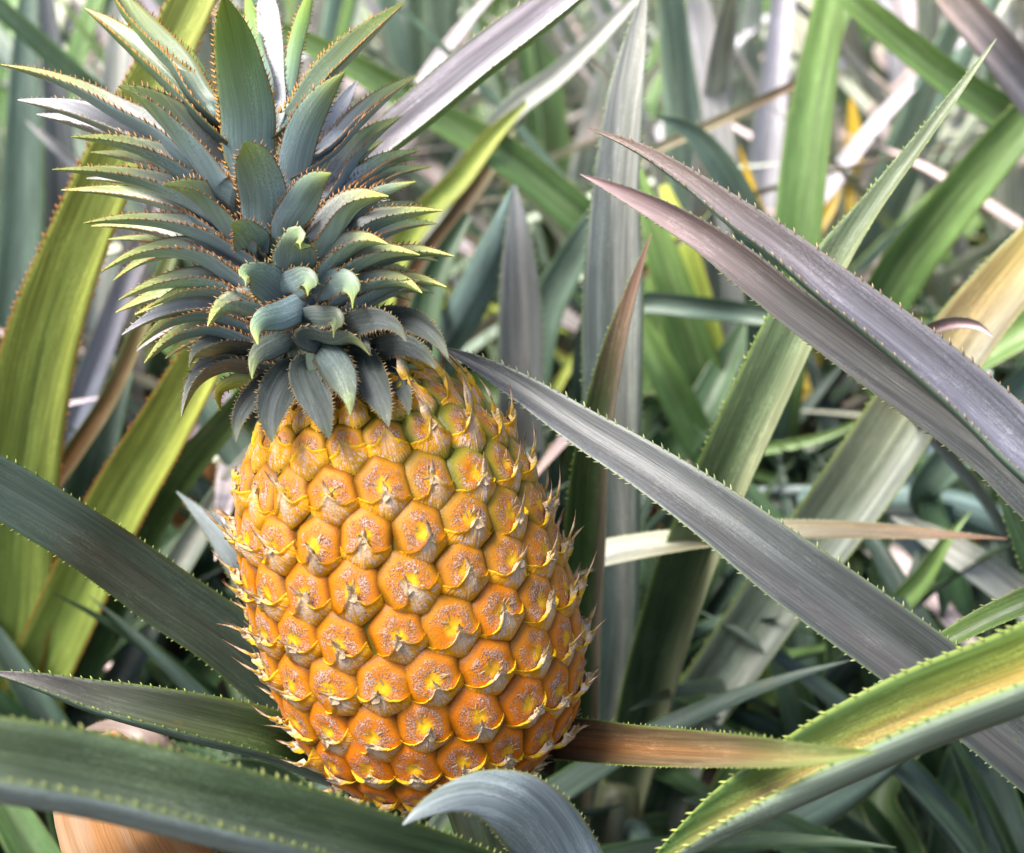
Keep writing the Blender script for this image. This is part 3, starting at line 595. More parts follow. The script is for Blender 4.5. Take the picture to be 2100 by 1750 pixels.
# ------------------------------------------------------------------ plants whose leaves the photo shows one by one
def plant(base, label, group='pineapple plants'):
    o = empty('pineapple_plant', base); tag(o, label, 'plant', group); return o
def stem(p, base, h=.07): tube('stem', [np.array(base) + np.array([0, 0, z]) for z in (-.02, h * .5, h)], [.022, .02, .012], (.10, .11, .06), p, 10)
P0b = PB; P1b = (-.30, .76, 0); P2b = (.065, .70, 0); P3b = (.40, .46, 0); P4b = (.045, .95, 0); P5b = (.215, 1.04, 0); P6b = (.44, .98, 0); P7b = (-.33, 1.12, 0); P8b = (-.10, .84, 0)
P0 = plant(P0b, 'pineapple plant that bears the ripe fruit, its low leaves spread around the fruit base')
P1 = plant(P1b, 'pineapple plant with broad yellow-green orange-edged leaves behind the crown of the fruit')
P2 = plant(P2b, 'pineapple plant of tall narrow upright leaves standing just beside the orange fruit')
P3 = plant(P3b, 'pineapple plant whose long purple-grey leaves arch in front of all the others')
P4 = plant(P4b, 'pineapple plant with grey upright leaves between the crown and the tall upright plant')
P5 = plant(P5b, 'pineapple plant with fan of plain green leaves behind the crossing purple leaves')
P6 = plant(P6b, 'pineapple plant with smooth olive green leaves behind the purple arching leaves and orange-streaked leaf')
P7 = plant(P7b, 'pineapple plant with blurred grey leaves behind the broad yellow-green leaf')
P8 = plant(P8b, 'pineapple plant hidden behind the crown, sending one pale spiny-edged leaf upward')
for p, b in ((P0, P0b), (P1, P1b), (P2, P2b), (P3, P3b), (P4, P4b), (P5, P5b), (P6, P6b), (P7, P7b), (P8, P8b)): stem(p, b)
PALE = set()
def LF(p, pts, style, **k):
    o = seen_leaf('leaf', p, pts, style, **k)
    if style in ('silver', 'cream', 'amber', 'ash', 'rust'): PALE.add(o.name)
    return o
# in front, right
LF(P3, [(2230,1640,.52,150),(2055,1492,.515,150),(1884,1358,.51,148),(1744,1256,.51,146),(1610,1160,.513,138),(1467,1052,.523,116),(1340,965,.535,98),(1200,880,.55,80),(1060,790,.565,54),(960,736,.575,26),(905,712,.58,3)], 'purple', phi=38, roll=-14, root=P3b, teeth=.0040, tooth_h=.0017, label='long grey leaf crossing down from the crown', stripe_at=-.4)
LF(P3, [(2300,1285,.44,172),(2100,1370,.45,166),(1890,1452,.46,160),(1722,1532,.465,146),(1600,1600,.47,122),(1500,1658,.475,96),(1400,1730,.48,55),(1310,1800,.49,4)], 'gold', phi=92, roll=-47, root=(.42, .40, 0), teeth=.0046, tooth_h=.0017, label='yellow-green leaf with orange streak', stripe_at=.02)
LF(P3, [(2260,1048,.49,122),(2110,920,.495,116),(2043,856,.50,110),(1930,756,.505,102),(1817,666,.51,92),(1703,581,.515,82),(1618,513,.52,71),(1522,446,.525,62),(1420,372,.53,42),(1318,308,.535,24),(1205,262,.54,2)], 'violet', phi=76, roll=-38, root=P3b, teeth=.0042, tooth_h=.0018, label='violet upper leaf of the crossing pair')
LF(P3, [(2250,1130,.53,112),(2110,1000,.535,108),(2040,934,.54,98),(1930,850,.545,93),(1817,770,.55,89),(1703,686,.555,85),(1618,624,.56,79),(1533,555,.565,76),(1448,491,.57,62),(1363,440,.575,50),(1278,396,.58,30),(1190,357,.585,2)], 'pink', phi=48, roll=12, root=P3b, teeth=.0040, tooth_h=.0016, label='pinkish lower leaf of the crossing pair')
LF(P0, [(1080,1515,.60,88),(1190,1518,.575,88),(1290,1528,.55,84),(1400,1535,.515,78),(1520,1541,.470,68),(1620,1547,.436,54),(1710,1548,.420,34),(1798,1541,.406,2)], 'rust', phi=50, roll=14, root=P0b, teeth=.0040, tooth_h=.0014, label='dark leaf with rusty orange patch')
LF(P0, [(1190,1880,.50,190),(1150,1770,.49,172),(1105,1695,.475,158),(1052,1650,.462,132),(990,1628,.455,92),(925,1636,.448,58),(866,1663,.442,32),(826,1692,.44,3)], 'blue', phi=20, roll=-6, face=-1, root=P0b, teeth=.0030, tooth_h=.0011, vee=3.2, label='blue-grey leaf curling over below the fruit')
# in front, left
LF(P0, [(1060,1830,.50,90),(940,1785,.47,115),(760,1735,.44,142),(600,1690,.425,156),(400,1638,.41,164),(200,1590,.40,166),(0,1556,.39,166),(-200,1530,.385,150)], 'mossy', phi=88, roll=-42, root=P0b, teeth=.0036, tooth_h=.0021, label='broad leaf with yellow teeth below the fruit')
LF(P0, [(780,1590,.62,90),(676,1556,.60,104),(560,1508,.575,104),(420,1476,.56,100),(300,1450,.55,86),(180,1425,.545,64),(80,1398,.54,36),(-20,1378,.54,4)], 'greentip', phi=80, roll=-38, root=P0b, teeth=.0036, tooth_h=.0015)
LF(P0, [(700,1480,.64,130),(600,1420,.62,132),(440,1290,.60,128),(350,1230,.59,128),(240,1150,.575,124),(150,1090,.56,118),(0,1000,.545,118),(-160,910,.53,100)], 'deep', phi=34, roll=-8, root=P0b, teeth=.0038, tooth_h=.0014, label='broad dark green leaf crossing from left')
LF(P0, [(620,1330,.70,84),(540,1220,.69,80),(490,1145,.68,70),(430,1075,.68,40),(362,1008,.68,2)], 'blue', phi=40, roll=5, face=-1, root=P0b)
# left cluster
LF(P1, [(-5,1420,.86,185),(10,1250,.82,182),(25,1050,.78,178),(52,850,.74,164),(100,652,.71,142),(166,478,.69,122),(236,318,.675,112),(328,140,.665,100),(400,-10,.66,88),(470,-140,.66,50)], 'lime', phi=24, roll=6, root=P1b, teeth=.0042, tooth_h=.0019, label='broad yellow-green leaf with orange teeth')
LF(P1, [(60,1300,.88,42),(100,1010,.84,40),(150,930,.82,40),(222,820,.80,38),(300,640,.78,34),(360,500,.78,26)], 'rust', phi=40, roll=10, root=P1b, teeth=0)
LF(P1, [(70,1430,.86,120),(150,1230,.81,122),(232,1050,.77,122),(332,880,.73,110),(432,700,.70,84),(500,560,.69,40)], 'lime', phi=36, roll=8, root=P1b, teeth=.0045, tooth_h=.0017)
LF(P1, [(150,1420,.86,72),(212,1270,.83,72),(292,1100,.80,70),(382,960,.77,64),(492,830,.75,50),(560,740,.75,30)], 'green', phi=50, roll=-18, root=P1b, teeth=.0045)
LF(P1, [(240,1400,.90,60),(330,1220,.86,58),(400,1100,.84,56),(480,980,.82,44),(540,900,.82,20)], 'ash', phi=45, roll=12, root=P1b, teeth=0)
LF(P1, [(120,1420,.93,90),(250,1260,.90,84),(380,1120,.88,70),(470,1020,.87,40)], 'deep', phi=45, roll=12, root=P1b, teeth=0)
LF(P1, [(20,1500,.92,110),(80,1350,.90,110),(160,1100,.87,96),(210,900,.85,70),(260,760,.85,30)], 'deep', phi=45, roll=-12, root=P1b, teeth=0)
LF(P1, [(300,1560,.92,90),(400,1400,.86,84),(520,1240,.83,60),(600,1130,.82,20)], 'dark', phi=45, roll=12, root=P1b, teeth=0)
# upright plant beside the fruit
LF(P2, [(1215,1760,.90,80),(1245,1500,.86,92),(1258,1250,.80,102),(1256,1000,.755,116),(1256,800,.725,122),(1257,600,.705,124),(1262,400,.69,98),(1282,200,.68,74),(1302,90,.68,48),(1326,-30,.68,6)], 'ash', phi=26, roll=-6, root=P2b, teeth=.0042, tooth_h=.0016, label='tall pale upright leaf', stripe_at=.35)
LF(P2, [(1190,1740,.86,70),(1188,1450,.80,80),(1192,1250,.74,84),(1203,1050,.69,84),(1219,900,.66,70),(1238,800,.645,58),(1265,690,.63,44),(1300,580,.62,22),(1336,478,.615,2)], 'redleaf', phi=58, roll=36, root=P2b, teeth=.0036, tooth_h=.0014, label='narrow dark leaf with reddish tip', stripe_at=.5)
LF(P2, [(1240,1780,.90,80),(1285,1600,.86,92),(1330,1410,.80,106),(1380,1240,.75,112),(1440,1080,.70,114),(1502,930,.665,114),(1562,800,.645,114),(1640,640,.63,106),(1712,520,.62,72),(1782,425,.615,46),(1872,308,.61,32),(1960,192,.605,20),(2043,80,.60,2)], 'streak', phi=58, roll=36, root=P2b, teeth=.0034, tooth_h=.0015, label='long narrow leaf with yellow-green stripe', stripe_at=.45)
LF(P2, [(1310,1780,.93,80),(1386,1582,.89,96),(1418,1475,.87,112),(1498,1358,.84,122),(1582,1235,.81,130),(1694,1083,.78,138),(1778,966,.755,146),(1862,840,.74,142),(1920,765,.73,136),(2000,655,.72,128),(2110,525,.71,108),(2220,400,.71,60)], 'flame', phi=52, roll=24, root=P2b, teeth=.0040, tooth_h=.0016, label='leaf turning orange and cream toward its tip', stripe_at=.5)
LF(P2, [(1130,1180,.74,55),(1224,1138,.725,55),(1310,1120,.72,52),(1390,1108,.715,46),(1500,1094,.71,42),(1600,1086,.705,40),(1730,1086,.70,36),(1850,1091,.695,28),(1960,1098,.69,15),(2066,1105,.685,2)], 'cream', phi=34, roll=42, root=(.0, .66, .0), teeth=.0030, tooth_h=.0010, label='pale cream horizontal leaf with brown tip')
LF(P2, [(1430,1760,.94,70),(1500,1620,.93,80),(1560,1480,.92,60),(1556,1330,.90,46),(1560,1230,.90,20)], 'green', phi=45, roll=12, root=P2b, teeth=0)
LF(P2, [(1330,1790,.80,60),(1460,1720,.78,110),(1650,1650,.76,120),(1830,1520,.75,90),(1960,1400,.75,20)], 'green', phi=60, roll=20, face=-1, root=P2b, teeth=.005)
LF(P2, [(1290,1300,.86,54),(1335,1200,.84,50),(1300,1080,.84,20)], 'dark', phi=30, root=P2b, teeth=0)
LF(P2, [(1160,1760,.88,50),(1120,1660,.85,80),(1060,1600,.83,90),(980,1560,.82,60)], 'dark', phi=40, root=P2b, teeth=0)
LF(P3, [(2200,1190,.57,56),(2100,1232,.57,52),(2020,1268,.575,46),(1940,1312,.58,36),(1850,1370,.585,18),(1800,1400,.59,2)], 'green', phi=60, roll=-25, root=P3b, teeth=.004, tooth_h=.0014)
LF(P3, [(2130,700,.56,14),(2060,655,.57,22),(1990,652,.60,26),(1905,680,.62,30),(1850,720,.64,30)][::-1] + [], 'pink', phi=70, roll=-30, root=None, teeth=.003, tooth_h=.0010) if False else None
LF(P6, [(1860,700,.66,30),(1910,676,.65,26),(1960,662,.64,25),(2005,668,.635,18),(2036,691,.63,2)], 'pink', phi=60, roll=-25, root=(.40, .90, 0), teeth=.0030, tooth_h=.0010)
# between crown and upright plant
LF(P4, [(1080,1200,.96,96),(1072,980,.93,98),(1068,800,.90,94),(1066,600,.88,84),(1062,480,.87,52),(1056,380,.87,4)], 'purple', phi=28, roll=6, root=P4b, teeth=.005)
LF(P4, [(900,760,.96,70),(944,655,.92,80),(985,575,.90,76),(1020,490,.88,56),(1052,380,.87,4)], 'deep', phi=46, roll=-10, face=-1, root=P4b, teeth=0)
LF(P4, [(1090,800,.99,74),(1125,620,.97,74),(1165,545,.96,66),(1200,480,.95,50),(1260,380,.95,10)], 'deep', phi=46, roll=14, root=P4b, teeth=0)
LF(P4, [(1240,480,.98,76),(1195,448,.97,80),(1120,385,.96,78),(1050,328,.95,76),(910,245,.94,64),(728,138,.92,52),(590,68,.91,36),(480,20,.90,10)], 'green', phi=38, roll=-12, root=P4b, teeth=.006)
LF(P4, [(1240,640,.92,46),(1320,622,.91,46),(1420,630,.90,46),(1520,642,.90,44),(1600,656,.89,34),(1700,690,.89,8)], 'deep', phi=45, roll=-15, root=P4b, teeth=0)
LF(P4, [(1000,1000,1.0,40),(1080,900,.98,30),(1150,780,.97,22),(1200,690,.97,10)], 'lime', phi=45, root=P4b, teeth=0)
LF(P4, [(830,840,.98,80),(950,800,.97,76),(1100,820,.96,50),(1190,840,.96,10)], 'green', phi=45, root=P4b, teeth=0)
LF(P4, [(1010,1500,1.0,80),(900,1100,.95,90),(860,800,.92,80),(880,600,.92,60),(960,440,.92,20)], 'dark', phi=45, root=P4b, teeth=0)
# the fan behind the crossing leaves
LF(P5, [(1610,760,1.0,80),(1628,600,.97,88),(1640,430,.95,96),(1655,283,.94,92),(1680,130,.93,78),(1704,-20,.92,56),(1720,-120,.92,20)], 'green', phi=34, roll=10, root=P5b, teeth=.006, stripe_at=.3)
LF(P5, [(1570,960,1.06,90),(1575,800,1.0,90),(1570,620,.95,84),(1535,460,.91,74),(1480,345,.89,58),(1420,273,.88,38),(1343,238,.87,3)], 'deep', phi=44, roll=-10, root=P5b, teeth=.005, label='dark leaf with curled brown tip')
LF(P5, [(1530,1000,1.08,100),(1480,880,1.04,100),(1420,720,1.0,92),(1370,560,.97,76),(1330,420,.96,40),(1300,320,.96,8)], 'green', phi=38, roll=10, root=P5b, teeth=0)
LF(P5, [(1480,980,1.02,74),(1420,880,.99,76),(1360,760,.96,66),(1300,650,.95,40),(1250,560,.95,6)], 'green', phi=42, roll=-14, root=P5b, teeth=0)
LF(P5, [(1500,960,1.08,60),(1475,800,1.05,64),(1440,640,1.02,60),(1395,480,1.0,48),(1360,380,1.0,20)], 'lime', phi=30, roll=8, root=P5b, teeth=0)
LF(P5, [(1560,900,1.1,70),(1530,740,1.08,70),(1510,560,1.05,64),(1495,420,1.03,60),(1470,250,1.02,58),(1430,0,1.02,44),(1420,-60,1.02,20)], 'silver', phi=40, roll=14, root=P5b, teeth=0)
LF(P5, [(1340,950,1.02,70),(1400,900,1.0,74),(1480,760,1.0,60),(1540,640,1.0,20)], 'dark', phi=40, roll=14, root=P5b, teeth=0)
LF(P5, [(1250,930,1.04,60),(1330,820,1.03,64),(1345,640,1.02,60),(1330,500,1.02,20)], 'green', phi=40, roll=14, root=P5b, teeth=0)
LF(P5, [(1300,340,1.02,22),(1430,268,1.0,22),(1530,222,.99,21),(1620,178,.98,18),(1720,130,.98,6)], 'cream', phi=45, roll=-14, root=P5b, teeth=0)
LF(P5, [(1300,590,.99,26),(1350,530,.98,22),(1410,480,.98,12),(1460,430,.98,3)], 'rust', phi=45, root=P5b, teeth=0)
for q in ([(1590,560,1.12,26),(1556,430,1.12,24),(1515,300,1.12,3)], [(1745,400,1.4,30),(1752,290,1.4,36),(1745,200,1.4,4)], [(1650,520,1.1,26),(1700,430,1.1,26),(1725,385,1.1,3)]): LF(P5, q, 'amber', phi=40, root=P5b, teeth=0)
# right hand background
LF(P6, [(1790,700,.98,104),(1850,560,.94,104),(1930,452,.91,98),(2020,340,.89,92),(2110,238,.88,80),(2220,120,.88,40)], 'green', phi=36, roll=-10, root=P6b, teeth=.006)
LF(P6, [(2140,290,.92,70),(2043,222,.90,68),(1960,170,.89,66),(1870,100,.88,62),(1760,10,.87,52),(1680,-60,.87,10)], 'green', phi=40, roll=-14, root=P6b, teeth=0)
LF(P6, [(2200,290,.83,90),(2110,180,.82,84),(2030,80,.81,78),(1950,-10,.81,64),(1880,-90,.81,20)], 'violet', phi=40, roll=12, root=P6b, teeth=0)
LF(P6, [(2160,1250,.72,60),(2100,1085,.70,62),(2060,980,.69,44),(2020,890,.68,4)], 'dark', phi=50, roll=14, root=(.36, .7, 0), teeth=.004)
LF(P6, [(2180,1300,.86,80),(2080,1215,.86,76),(1990,1150,.86,66),(1900,1095,.87,44),(1830,1060,.87,6)], 'ash', phi=30, roll=8, root=P6b, teeth=0)
LF(P6, [(1740,1380,.90,50),(1830,1255,.86,50),(1890,1190,.85,44),(1940,1110,.84,24),(1990,1050,.84,3)], 'green', phi=45, roll=-12, root=P6b, teeth=0)
LF(P6, [(1640,1020,.98,40),(1790,1022,.96,60),(1920,1030,.95,66),(2040,1065,.94,64),(2160,1130,.93,40)], 'deep', phi=45, roll=-12, root=P6b, teeth=0)
LF(P6, [(1890,1140,1.0,80),(1870,1030,.98,86),(1920,930,.97,84),(1990,820,.96,60),(2030,760,.96,10)], 'blue', phi=40, roll=-12, root=P6b, teeth=0)
LF(P6, [(1500,1010,1.0,20),(1590,1008,.99,22),(1660,1004,.98,18),(1740,1000,.98,4)], 'ash', phi=45, root=P6b, teeth=0)
LF(P6, [(1480,935,1.0,22),(1610,915,.99,22),(1700,892,.98,16),(1790,850,.98,4)], 'green', phi=45, root=P6b, teeth=0)
LF(P6, [(1900,1000,.9,60),(2000,900,.88,90),(2110,800,.87,90),(2200,720,.87,60)], 'deep', phi=40, roll=-14, root=P6b, teeth=0)
LF(P6, [(1960,760,.86,60),(2030,712,.85,76),(2110,668,.84,70),(2200,620,.84,30)], 'green', phi=40, roll=14, root=P6b, teeth=0)
P9b = (.235, .61, 0); P9 = plant(P9b, 'low dark green pineapple plant in the shade under the yellow-green leaf'); stem(P9, P9b)  # leaf pigments picked deep, so the shade here is in the colour
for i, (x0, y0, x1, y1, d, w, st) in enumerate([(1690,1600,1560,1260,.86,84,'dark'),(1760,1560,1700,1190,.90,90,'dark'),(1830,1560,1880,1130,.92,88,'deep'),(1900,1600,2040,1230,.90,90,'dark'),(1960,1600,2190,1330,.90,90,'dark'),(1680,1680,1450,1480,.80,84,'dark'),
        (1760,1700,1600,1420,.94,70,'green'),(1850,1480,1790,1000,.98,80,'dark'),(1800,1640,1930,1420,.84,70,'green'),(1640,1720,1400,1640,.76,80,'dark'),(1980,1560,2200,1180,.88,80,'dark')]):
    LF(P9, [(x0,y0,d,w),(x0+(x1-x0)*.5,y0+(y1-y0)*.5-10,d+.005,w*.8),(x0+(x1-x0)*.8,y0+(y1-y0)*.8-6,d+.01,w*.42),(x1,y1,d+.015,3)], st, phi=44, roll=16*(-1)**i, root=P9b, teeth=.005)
# left background
LF(P7, [(120,950,1.0,56),(190,760,.96,56),(250,600,.94,50),(320,420,.93,36),(360,300,.93,10)], 'violet', phi=40, roll=10, root=P7b, teeth=0)
LF(P7, [(380,420,1.05,44),(270,272,1.02,46),(190,188,1.0,46),(90,96,.99,44),(-30,-10,.98,36)], 'dark', phi=50, roll=-16, root=P7b, teeth=0, label='dark olive leaf slanting to the corner')
LF(P7, [(260,480,1.02,44),(200,400,1.0,40),(150,335,.99,32),(100,290,.98,18),(52,248,.98,2)], 'silver', phi=40, roll=10, root=P7b, teeth=0)
LF(P7, [(20,900,1.1,80),(30,640,1.08,84),(45,400,1.07,80),(50,160,1.06,60),(60,-40,1.06,30)], 'deep', phi=30, roll=10, root=P7b, teeth=0)
LF(P7, [(110,900,1.14,70),(120,600,1.12,74),(125,380,1.1,66),(110,150,1.1,50),(90,-60,1.1,20)], 'purple', phi=30, roll=-10, root=P7b, teeth=0)
LF(P7, [(200,900,1.2,70),(215,500,1.16,70),(230,250,1.15,60),(250,20,1.15,40),(260,-60,1.15,20)], 'ash', phi=30, roll=10, root=P7b, teeth=0)
# behind the crown
LF(P8, [(640,460,.66,40),(700,366,.65,46),(770,298,.642,68),(870,214,.635,80),(980,122,.63,82),(1090,40,.625,76),(1175,-22,.622,62),(1290,-110,.62,20)], 'mauve', phi=80, roll=36, root=P8b, teeth=.0046, tooth_h=.0018, label='pale leaf with toothed rim rising past the crown')
LF(P8, [(880,460,1.05,50),(960,330,1.02,50),(1060,215,1.0,48),(1140,155,.99,42),(1230,70,.98,32),(1310,-10,.98,14)], 'ash', phi=50, roll=20, root=P8b, teeth=0)
LF(P8, [(800,560,.95,50),(870,440,.94,52),(940,370,.94,48),(1010,280,.94,36),(1080,210,.94,8)], 'lime', phi=40, roll=-10, root=P8b, teeth=0)
LF(P8, [(850,560,1.0,40),(930,450,1.0,40),(1000,350,1.0,36),(1060,240,1.0,24),(1110,170,1.0,6)], 'rust', phi=40, roll=-10, root=P8b, teeth=0)
LF(P8, [(700,900,.86,80),(560,800,.84,84),(420,740,.83,70),(330,700,.82,30)], 'green', phi=40, roll=-10, root=P8b, teeth=0)
LF(P8, [(650,1100,.9,90),(520,960,.88,90),(440,860,.87,60),(400,780,.87,10)], 'deep', phi=40, roll=-10, root=P8b, teeth=0)
# dry leaves of the fruiting plant
seen_leaf('dry_leaf', P0, [(520,1960,.60,250),(330,1830,.55,256),(262,1735,.53,248),(236,1668,.53,240),(226,1600,.53,226),(230,1540,.53,150),(240,1500,.53,10)], 'straw', 26, 8, -1, root=P0b, teeth=0, mat=M_DRY, label='dry orange-tan leaf behind the lowest blade')
seen_leaf('dry_leaf', P0, [(470,1700,.66,70),(360,1590,.64,84),(308,1532,.63,70),(255,1502,.635,56),(205,1496,.645,34),(160,1508,.655,4)], 'husk', 44, 14, -1, root=P0b, teeth=.003, tooth_h=.0014, mat=M_LEAF, label='faded pinkish leaf with toothed edge')
for i, (x0, y0, x1, y1, d, w, st) in enumerate([(840,1840,480,1742,.56,70,'deep'),(620,1640,470,1560,.72,60,'dark'),(560,1600,300,1620,.74,70,'deep'),(420,1580,60,1560,.78,80,'dark'),(520,1760,380,1640,.66,70,'deep'),(760,1700,560,1640,.62,60,'ash'),(200,1640,-60,1480,.80,90,'dark')]):
    LF(P0, [(x0,y0,d,w),((x0+x1)/2,(y0+y1)/2-12,d-.01,w*.9),(x1,y1,d-.02,6)], st, phi=40, roll=10*(-1)**i, root=P0b, teeth=.004)

# ------------------------------------------------------------------ the field behind: plants grown from shared leaves
def grown_leaf(L, w, a0, bend, style, phi, teeth=.006, n=20, twist=0, cols=7):
    t = np.linspace(0, 1, n); ang = math.radians(a0) + math.radians(bend) * t ** 1.6; ds = L / (n - 1)
    x = np.concatenate([[0], np.cumsum(np.sin(ang[:-1]) * ds)]); z = np.concatenate([[0], np.cumsum(np.cos(ang[:-1]) * ds)])
    sway = np.sin(t * 2.4 + twist) * .02 * L * t
    P = np.stack([x, sway, z], 1); T = nrm(np.gradient(P, axis=0)); A = np.tile([0, -1.0, 0], (n, 1)); tw = np.radians(twist * 18) * t
    A = nrm(A - T * (A * T).sum(1, keepdims=True)); N = np.cross(A, T)
    A2 = A * np.cos(tw)[:, None] + N * np.sin(tw)[:, None]; N2 = np.cross(A2, T)
    W = w * np.minimum(1, .75 + t * 1.2) * np.clip((1 - t) / .62, 0, 1) ** .8; W = np.maximum(W, .0005)
    return build_leaf(P, W, A2, N2, style, phi, 0, 1, teeth, .0016, cols=cols)
STK = ['green', 'sage', 'rose', 'lilac', 'sage', 'rose', 'lilac', 'violet', 'sage', 'green', 'rose', 'lilac', 'sage', 'rose', 'lime', 'lilac']
LIB = []
for i in range(18):
    r = np.random.default_rng(100 + i); f = i / 17
    V, F, at_ = grown_leaf(r.uniform(.46, .64), r.uniform(.028, .040), r.uniform(3, 26) + 26 * (i % 3), r.uniform(10, 60), STK[i % len(STK)], r.uniform(30, 55), twist=r.uniform(-1, 1))
    me = bpy.data.meshes.new('leaf'); me.from_pydata(V.tolist(), [], F); me.materials.append(M_LEAF); me.polygons.foreach_set('use_smooth', [True] * len(me.polygons)); attrs(me, at_); me.update(); LIB.append(me)
def leaf_spec(r, k, nl):
    inner = k / nl
    cand = [i for i in range(len(LIB)) if (i % 3) == (0 if inner > .6 else 1 if inner > .28 else 2)]
    sky_gain = r.uniform(1.45, 2.3); warm = r.uniform(-.03, .12)  # brightness gain puts the sky light on field leaves into their colour
    return cand[r.integers(len(cand))], (r.uniform(-.12, .12), r.uniform(-.14, .16), 2.4 * k + r.uniform(-.35, .35)), r.uniform(.82, 1.15), (sky_gain * (1 + warm), sky_gain, sky_gain * (1 - warm * .6), 1)
def field_plant(x, y, seed, label, group, nl=24):
    r = np.random.default_rng(seed); o = empty('pineapple_plant', (x, y, 0)); tag(o, label, 'plant', group)
    for k in range(nl):
        mi, rot, sc, colr = leaf_spec(r, k, nl)
        c = bpy.data.objects.new('leaf', LIB[mi]); COL.objects.link(c); c.parent = o
        c.rotation_euler = rot; c.scale = (sc,) * 3; c.location = (0, 0, .01 + .05 * k / nl); c.color = colr
    return o
from mathutils import Euler, Matrix
FAR = []
def far_mesh(seed, nl=20):
    r = np.random.default_rng(seed); Vs, Fs, A_ = [], [], {'pig': [], 'edg': [], 'lc': [], 'lm': []}; off = 0
    for k in range(nl):
        L_, w_ = r.uniform(.44, .6), r.uniform(.028, .040); inner = k / nl
        V, F, at_ = grown_leaf(L_, w_, r.uniform(4, 20) + (1 - inner) * 45, r.uniform(10, 55), STK[r.integers(len(STK))], 42, teeth=0, n=10, cols=5, twist=r.uniform(-1, 1))
        a = 2.4 * k + r.uniform(-.3, .3); R = np.array([[math.cos(a), -math.sin(a), 0], [math.sin(a), math.cos(a), 0], [0, 0, 1]])
        Vs.append(V @ R.T); Fs += [tuple(q + off for q in f) for f in F]; off += len(V); sky_gain = r.uniform(1.5, 2.3)  # far leaves likewise brightened in the pigment in place of sky light
        for q in A_: A_[q].append(at_[q][1] * ([sky_gain, sky_gain, sky_gain, 1] if q == 'pig' else 1))
    me = bpy.data.meshes.new('pineapple_plant'); me.from_pydata(np.concatenate(Vs).tolist(), [], Fs); me.materials.append(M_LEAF); me.polygons.foreach_set('use_smooth', [True] * len(me.polygons))
    attrs(me, {q: ('FLOAT_COLOR' if q in ('pig', 'edg') else 'FLOAT_VECTOR', np.concatenate(v)) for q, v in A_.items()}); me.update(); return me
r = np.random.default_rng(5); cnt = 0
near_rows = [1.26, 1.44, 1.64, 1.88, 2.14, 2.42]
for ri, y in enumerate(near_rows):
    half = .42 * y + .25; x = -half + r.uniform(0, .1)
    while x < half:
        field_plant(x + r.uniform(-.05, .05), y + r.uniform(-.09, .09), 500 + cnt, 'blurred pineapple plant of pink, grey and green leaves in the field behind', 'pineapple plants of the field behind'); cnt += 1
        x += r.uniform(.24, .33)
for i, (x, y) in enumerate([(-.74, .70), (.84, .74), (-.60, 1.02), (.66, 1.06)]):
    field_plant(x, y, 800 + i, 'blurred pineapple plant of pink, grey and green leaves in the field behind', 'pineapple plants of the field behind', 22)
YL = []
for i in range(6):
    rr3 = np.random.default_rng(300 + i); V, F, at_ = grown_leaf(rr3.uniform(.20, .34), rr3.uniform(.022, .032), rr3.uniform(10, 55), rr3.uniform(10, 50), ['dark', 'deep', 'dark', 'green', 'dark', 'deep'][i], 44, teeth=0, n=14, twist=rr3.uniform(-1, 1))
    me = bpy.data.meshes.new('leaf'); me.from_pydata(V.tolist(), [], F); me.materials.append(M_LEAF); me.polygons.foreach_set('use_smooth', [True] * len(me.polygons)); attrs(me, at_); me.update(); YL.append(me)
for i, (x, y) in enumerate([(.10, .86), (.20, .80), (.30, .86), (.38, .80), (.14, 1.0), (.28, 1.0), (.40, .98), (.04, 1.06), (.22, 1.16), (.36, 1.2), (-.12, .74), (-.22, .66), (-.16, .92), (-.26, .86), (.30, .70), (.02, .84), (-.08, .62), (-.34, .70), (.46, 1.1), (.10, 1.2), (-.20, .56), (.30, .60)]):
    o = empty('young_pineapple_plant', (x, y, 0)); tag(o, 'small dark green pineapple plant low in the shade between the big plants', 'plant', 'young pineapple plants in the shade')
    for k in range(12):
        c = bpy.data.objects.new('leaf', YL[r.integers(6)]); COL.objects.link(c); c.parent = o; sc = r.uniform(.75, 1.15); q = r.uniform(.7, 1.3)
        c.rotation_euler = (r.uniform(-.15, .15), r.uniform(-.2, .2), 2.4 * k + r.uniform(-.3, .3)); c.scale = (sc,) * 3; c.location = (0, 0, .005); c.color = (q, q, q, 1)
FM = [far_mesh(900 + i) for i in range(6)]
y = 2.7; nfar = 0
while y < 9.5:
    half = .40 * y + .3; x = -half
    while x < half:
        o = bpy.data.objects.new('pineapple_plant', FM[r.integers(6)]); COL.objects.link(o)
        o.location = (x + r.uniform(-.06, .06), y + r.uniform(-.1, .1), 0); o.rotation_euler = (0, 0, r.uniform(0, 6.28)); s_ = r.uniform(.9, 1.15); o.scale = (s_,) * 3
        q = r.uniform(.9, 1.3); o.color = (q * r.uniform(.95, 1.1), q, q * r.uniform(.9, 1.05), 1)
        tag(o, 'tiny pale pineapple plant in the far rows at the top of the view', 'plant', 'pineapple plants of the far rows'); nfar += 1
        x += r.uniform(.30, .42)
    y += .42 if y < 5 else .6
print('field', cnt, 'far', nfar, 'fruitlets', nfr)

for p, q in ((P4, 1.35), (P5, 1.75), (P6, 1.5), (P7, 1.5), (P8, 1.4)):  # leaf colour raised so these plants look lit
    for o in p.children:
        if o.name.startswith('leaf') and o.name not in PALE: o.color = (q, q, q, 1)
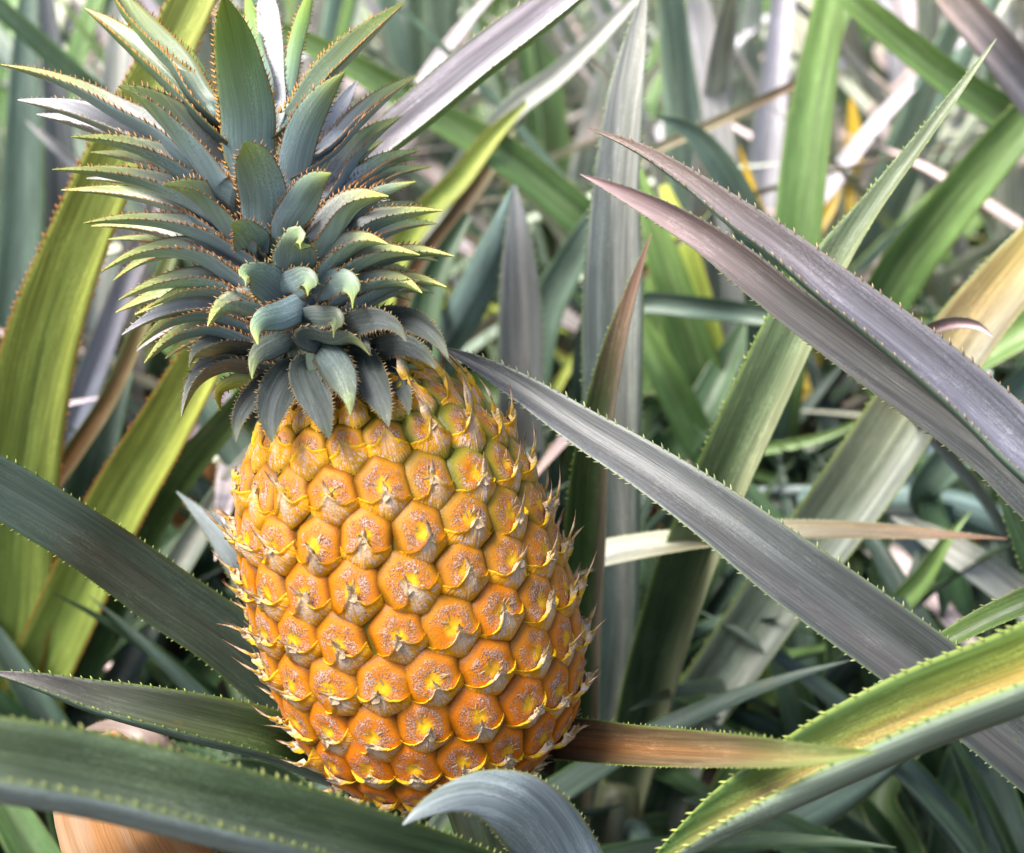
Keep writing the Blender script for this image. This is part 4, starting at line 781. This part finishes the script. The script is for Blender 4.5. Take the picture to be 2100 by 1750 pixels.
# ------------------------------------------------------------------ ground and litter
xs = np.concatenate([np.linspace(-60, -2.2, 14), np.linspace(-2, 2, 161), np.linspace(2.2, 60, 14)]); ys = np.concatenate([np.linspace(-20, -.2, 8), np.linspace(0, 3.2, 129), np.linspace(3.4, 100, 20)])
XX, YY = np.meshgrid(xs, ys); ZZ = -.012 + .008 * np.sin(XX * 17 + 2 * np.sin(YY * 9)) * np.sin(YY * 14 + XX * 5) + RNG.normal(0, .004, XX.shape) * (np.abs(XX) < 2)
V = np.stack([XX, YY, ZZ], -1).reshape(-1, 3); nx = len(xs)
g = mesh_obj('ground', V, [(j * nx + i, j * nx + i + 1, (j + 1) * nx + i + 1, (j + 1) * nx + i) for j in range(len(ys) - 1) for i in range(nx - 1)], M_SOIL, origin=(0, 0, 0)); g['kind'] = 'structure'
DL = []
for i in range(5):
    rr2 = np.random.default_rng(60 + i)
    V, F, at_ = grown_leaf(rr2.uniform(.14, .3), rr2.uniform(.03, .05), 80, rr2.uniform(-10, 25), 'straw', rr2.uniform(-30, 60), teeth=0, n=16, twist=rr2.uniform(-2, 2))
    me = bpy.data.meshes.new('dry_leaf'); me.from_pydata(V.tolist(), [], F); me.materials.append(M_DRY); me.polygons.foreach_set('use_smooth', [True] * len(me.polygons)); attrs(me, at_); me.update(); DL.append(me)
for i in range(70):
    o = bpy.data.objects.new('dry_leaf', DL[i % 5]); COL.objects.link(o); yy = r.uniform(1.05, 2.0)
    o.location = (r.uniform(-.40, .42) * (yy + .2), yy, r.uniform(.004, .03)); o.rotation_euler = (r.uniform(-.3, .3), r.uniform(-.15, .15), r.uniform(0, 6.28)); q = r.uniform(.6, 1.5); o.color = (q, q * .98, q * .98, 1)
    tag(o, 'dry tan leaf fallen on the soil between the plants', 'dry leaf', 'dry leaves lying on the soil')

# ------------------------------------------------------------------ light
SUN_EL, SUN_AZ = math.radians(57), math.radians(-114)      # azimuth from +Y, negative = to the left
w = bpy.data.worlds.new('World'); S.world = w; w.use_nodes = True; nt = w.node_tree; nt.nodes.clear()
sky = nt.nodes.new('ShaderNodeTexSky'); sky.sky_type = 'NISHITA'; sky.sun_disc = False; sky.sun_elevation = SUN_EL; sky.sun_rotation = SUN_AZ; sky.dust_density = 4.0; sky.air_density = 1.0; sky.ozone_density = .6
bg = nt.nodes.new('ShaderNodeBackground'); bg.inputs[1].default_value = .078; wo = nt.nodes.new('ShaderNodeOutputWorld')
nt.links.new(sky.outputs[0], bg.inputs[0]); nt.links.new(bg.outputs[0], wo.inputs[0])
sl = bpy.data.lights.new('sun', 'SUN'); sl.energy = 1.5; sl.angle = math.radians(24); sl.color = (1, .99, .965); so = bpy.data.objects.new('sun', sl); COL.objects.link(so)
from mathutils import Vector
dirv = Vector((math.sin(SUN_AZ) * math.cos(SUN_EL), math.cos(SUN_AZ) * math.cos(SUN_EL), math.sin(SUN_EL)))
so.rotation_euler = dirv.to_track_quat('Z', 'Y').to_euler(); so.location = dirv * 5
vs = S.view_settings; vs.view_transform = 'Standard'; vs.look = 'None'; vs.exposure = 1.88; vs.gamma = 1; vs.use_curve_mapping = False
S.cycles.max_bounces = 6; S.cycles.diffuse_bounces = 2; S.cycles.transmission_bounces = 4
S.cycles.use_denoising = True
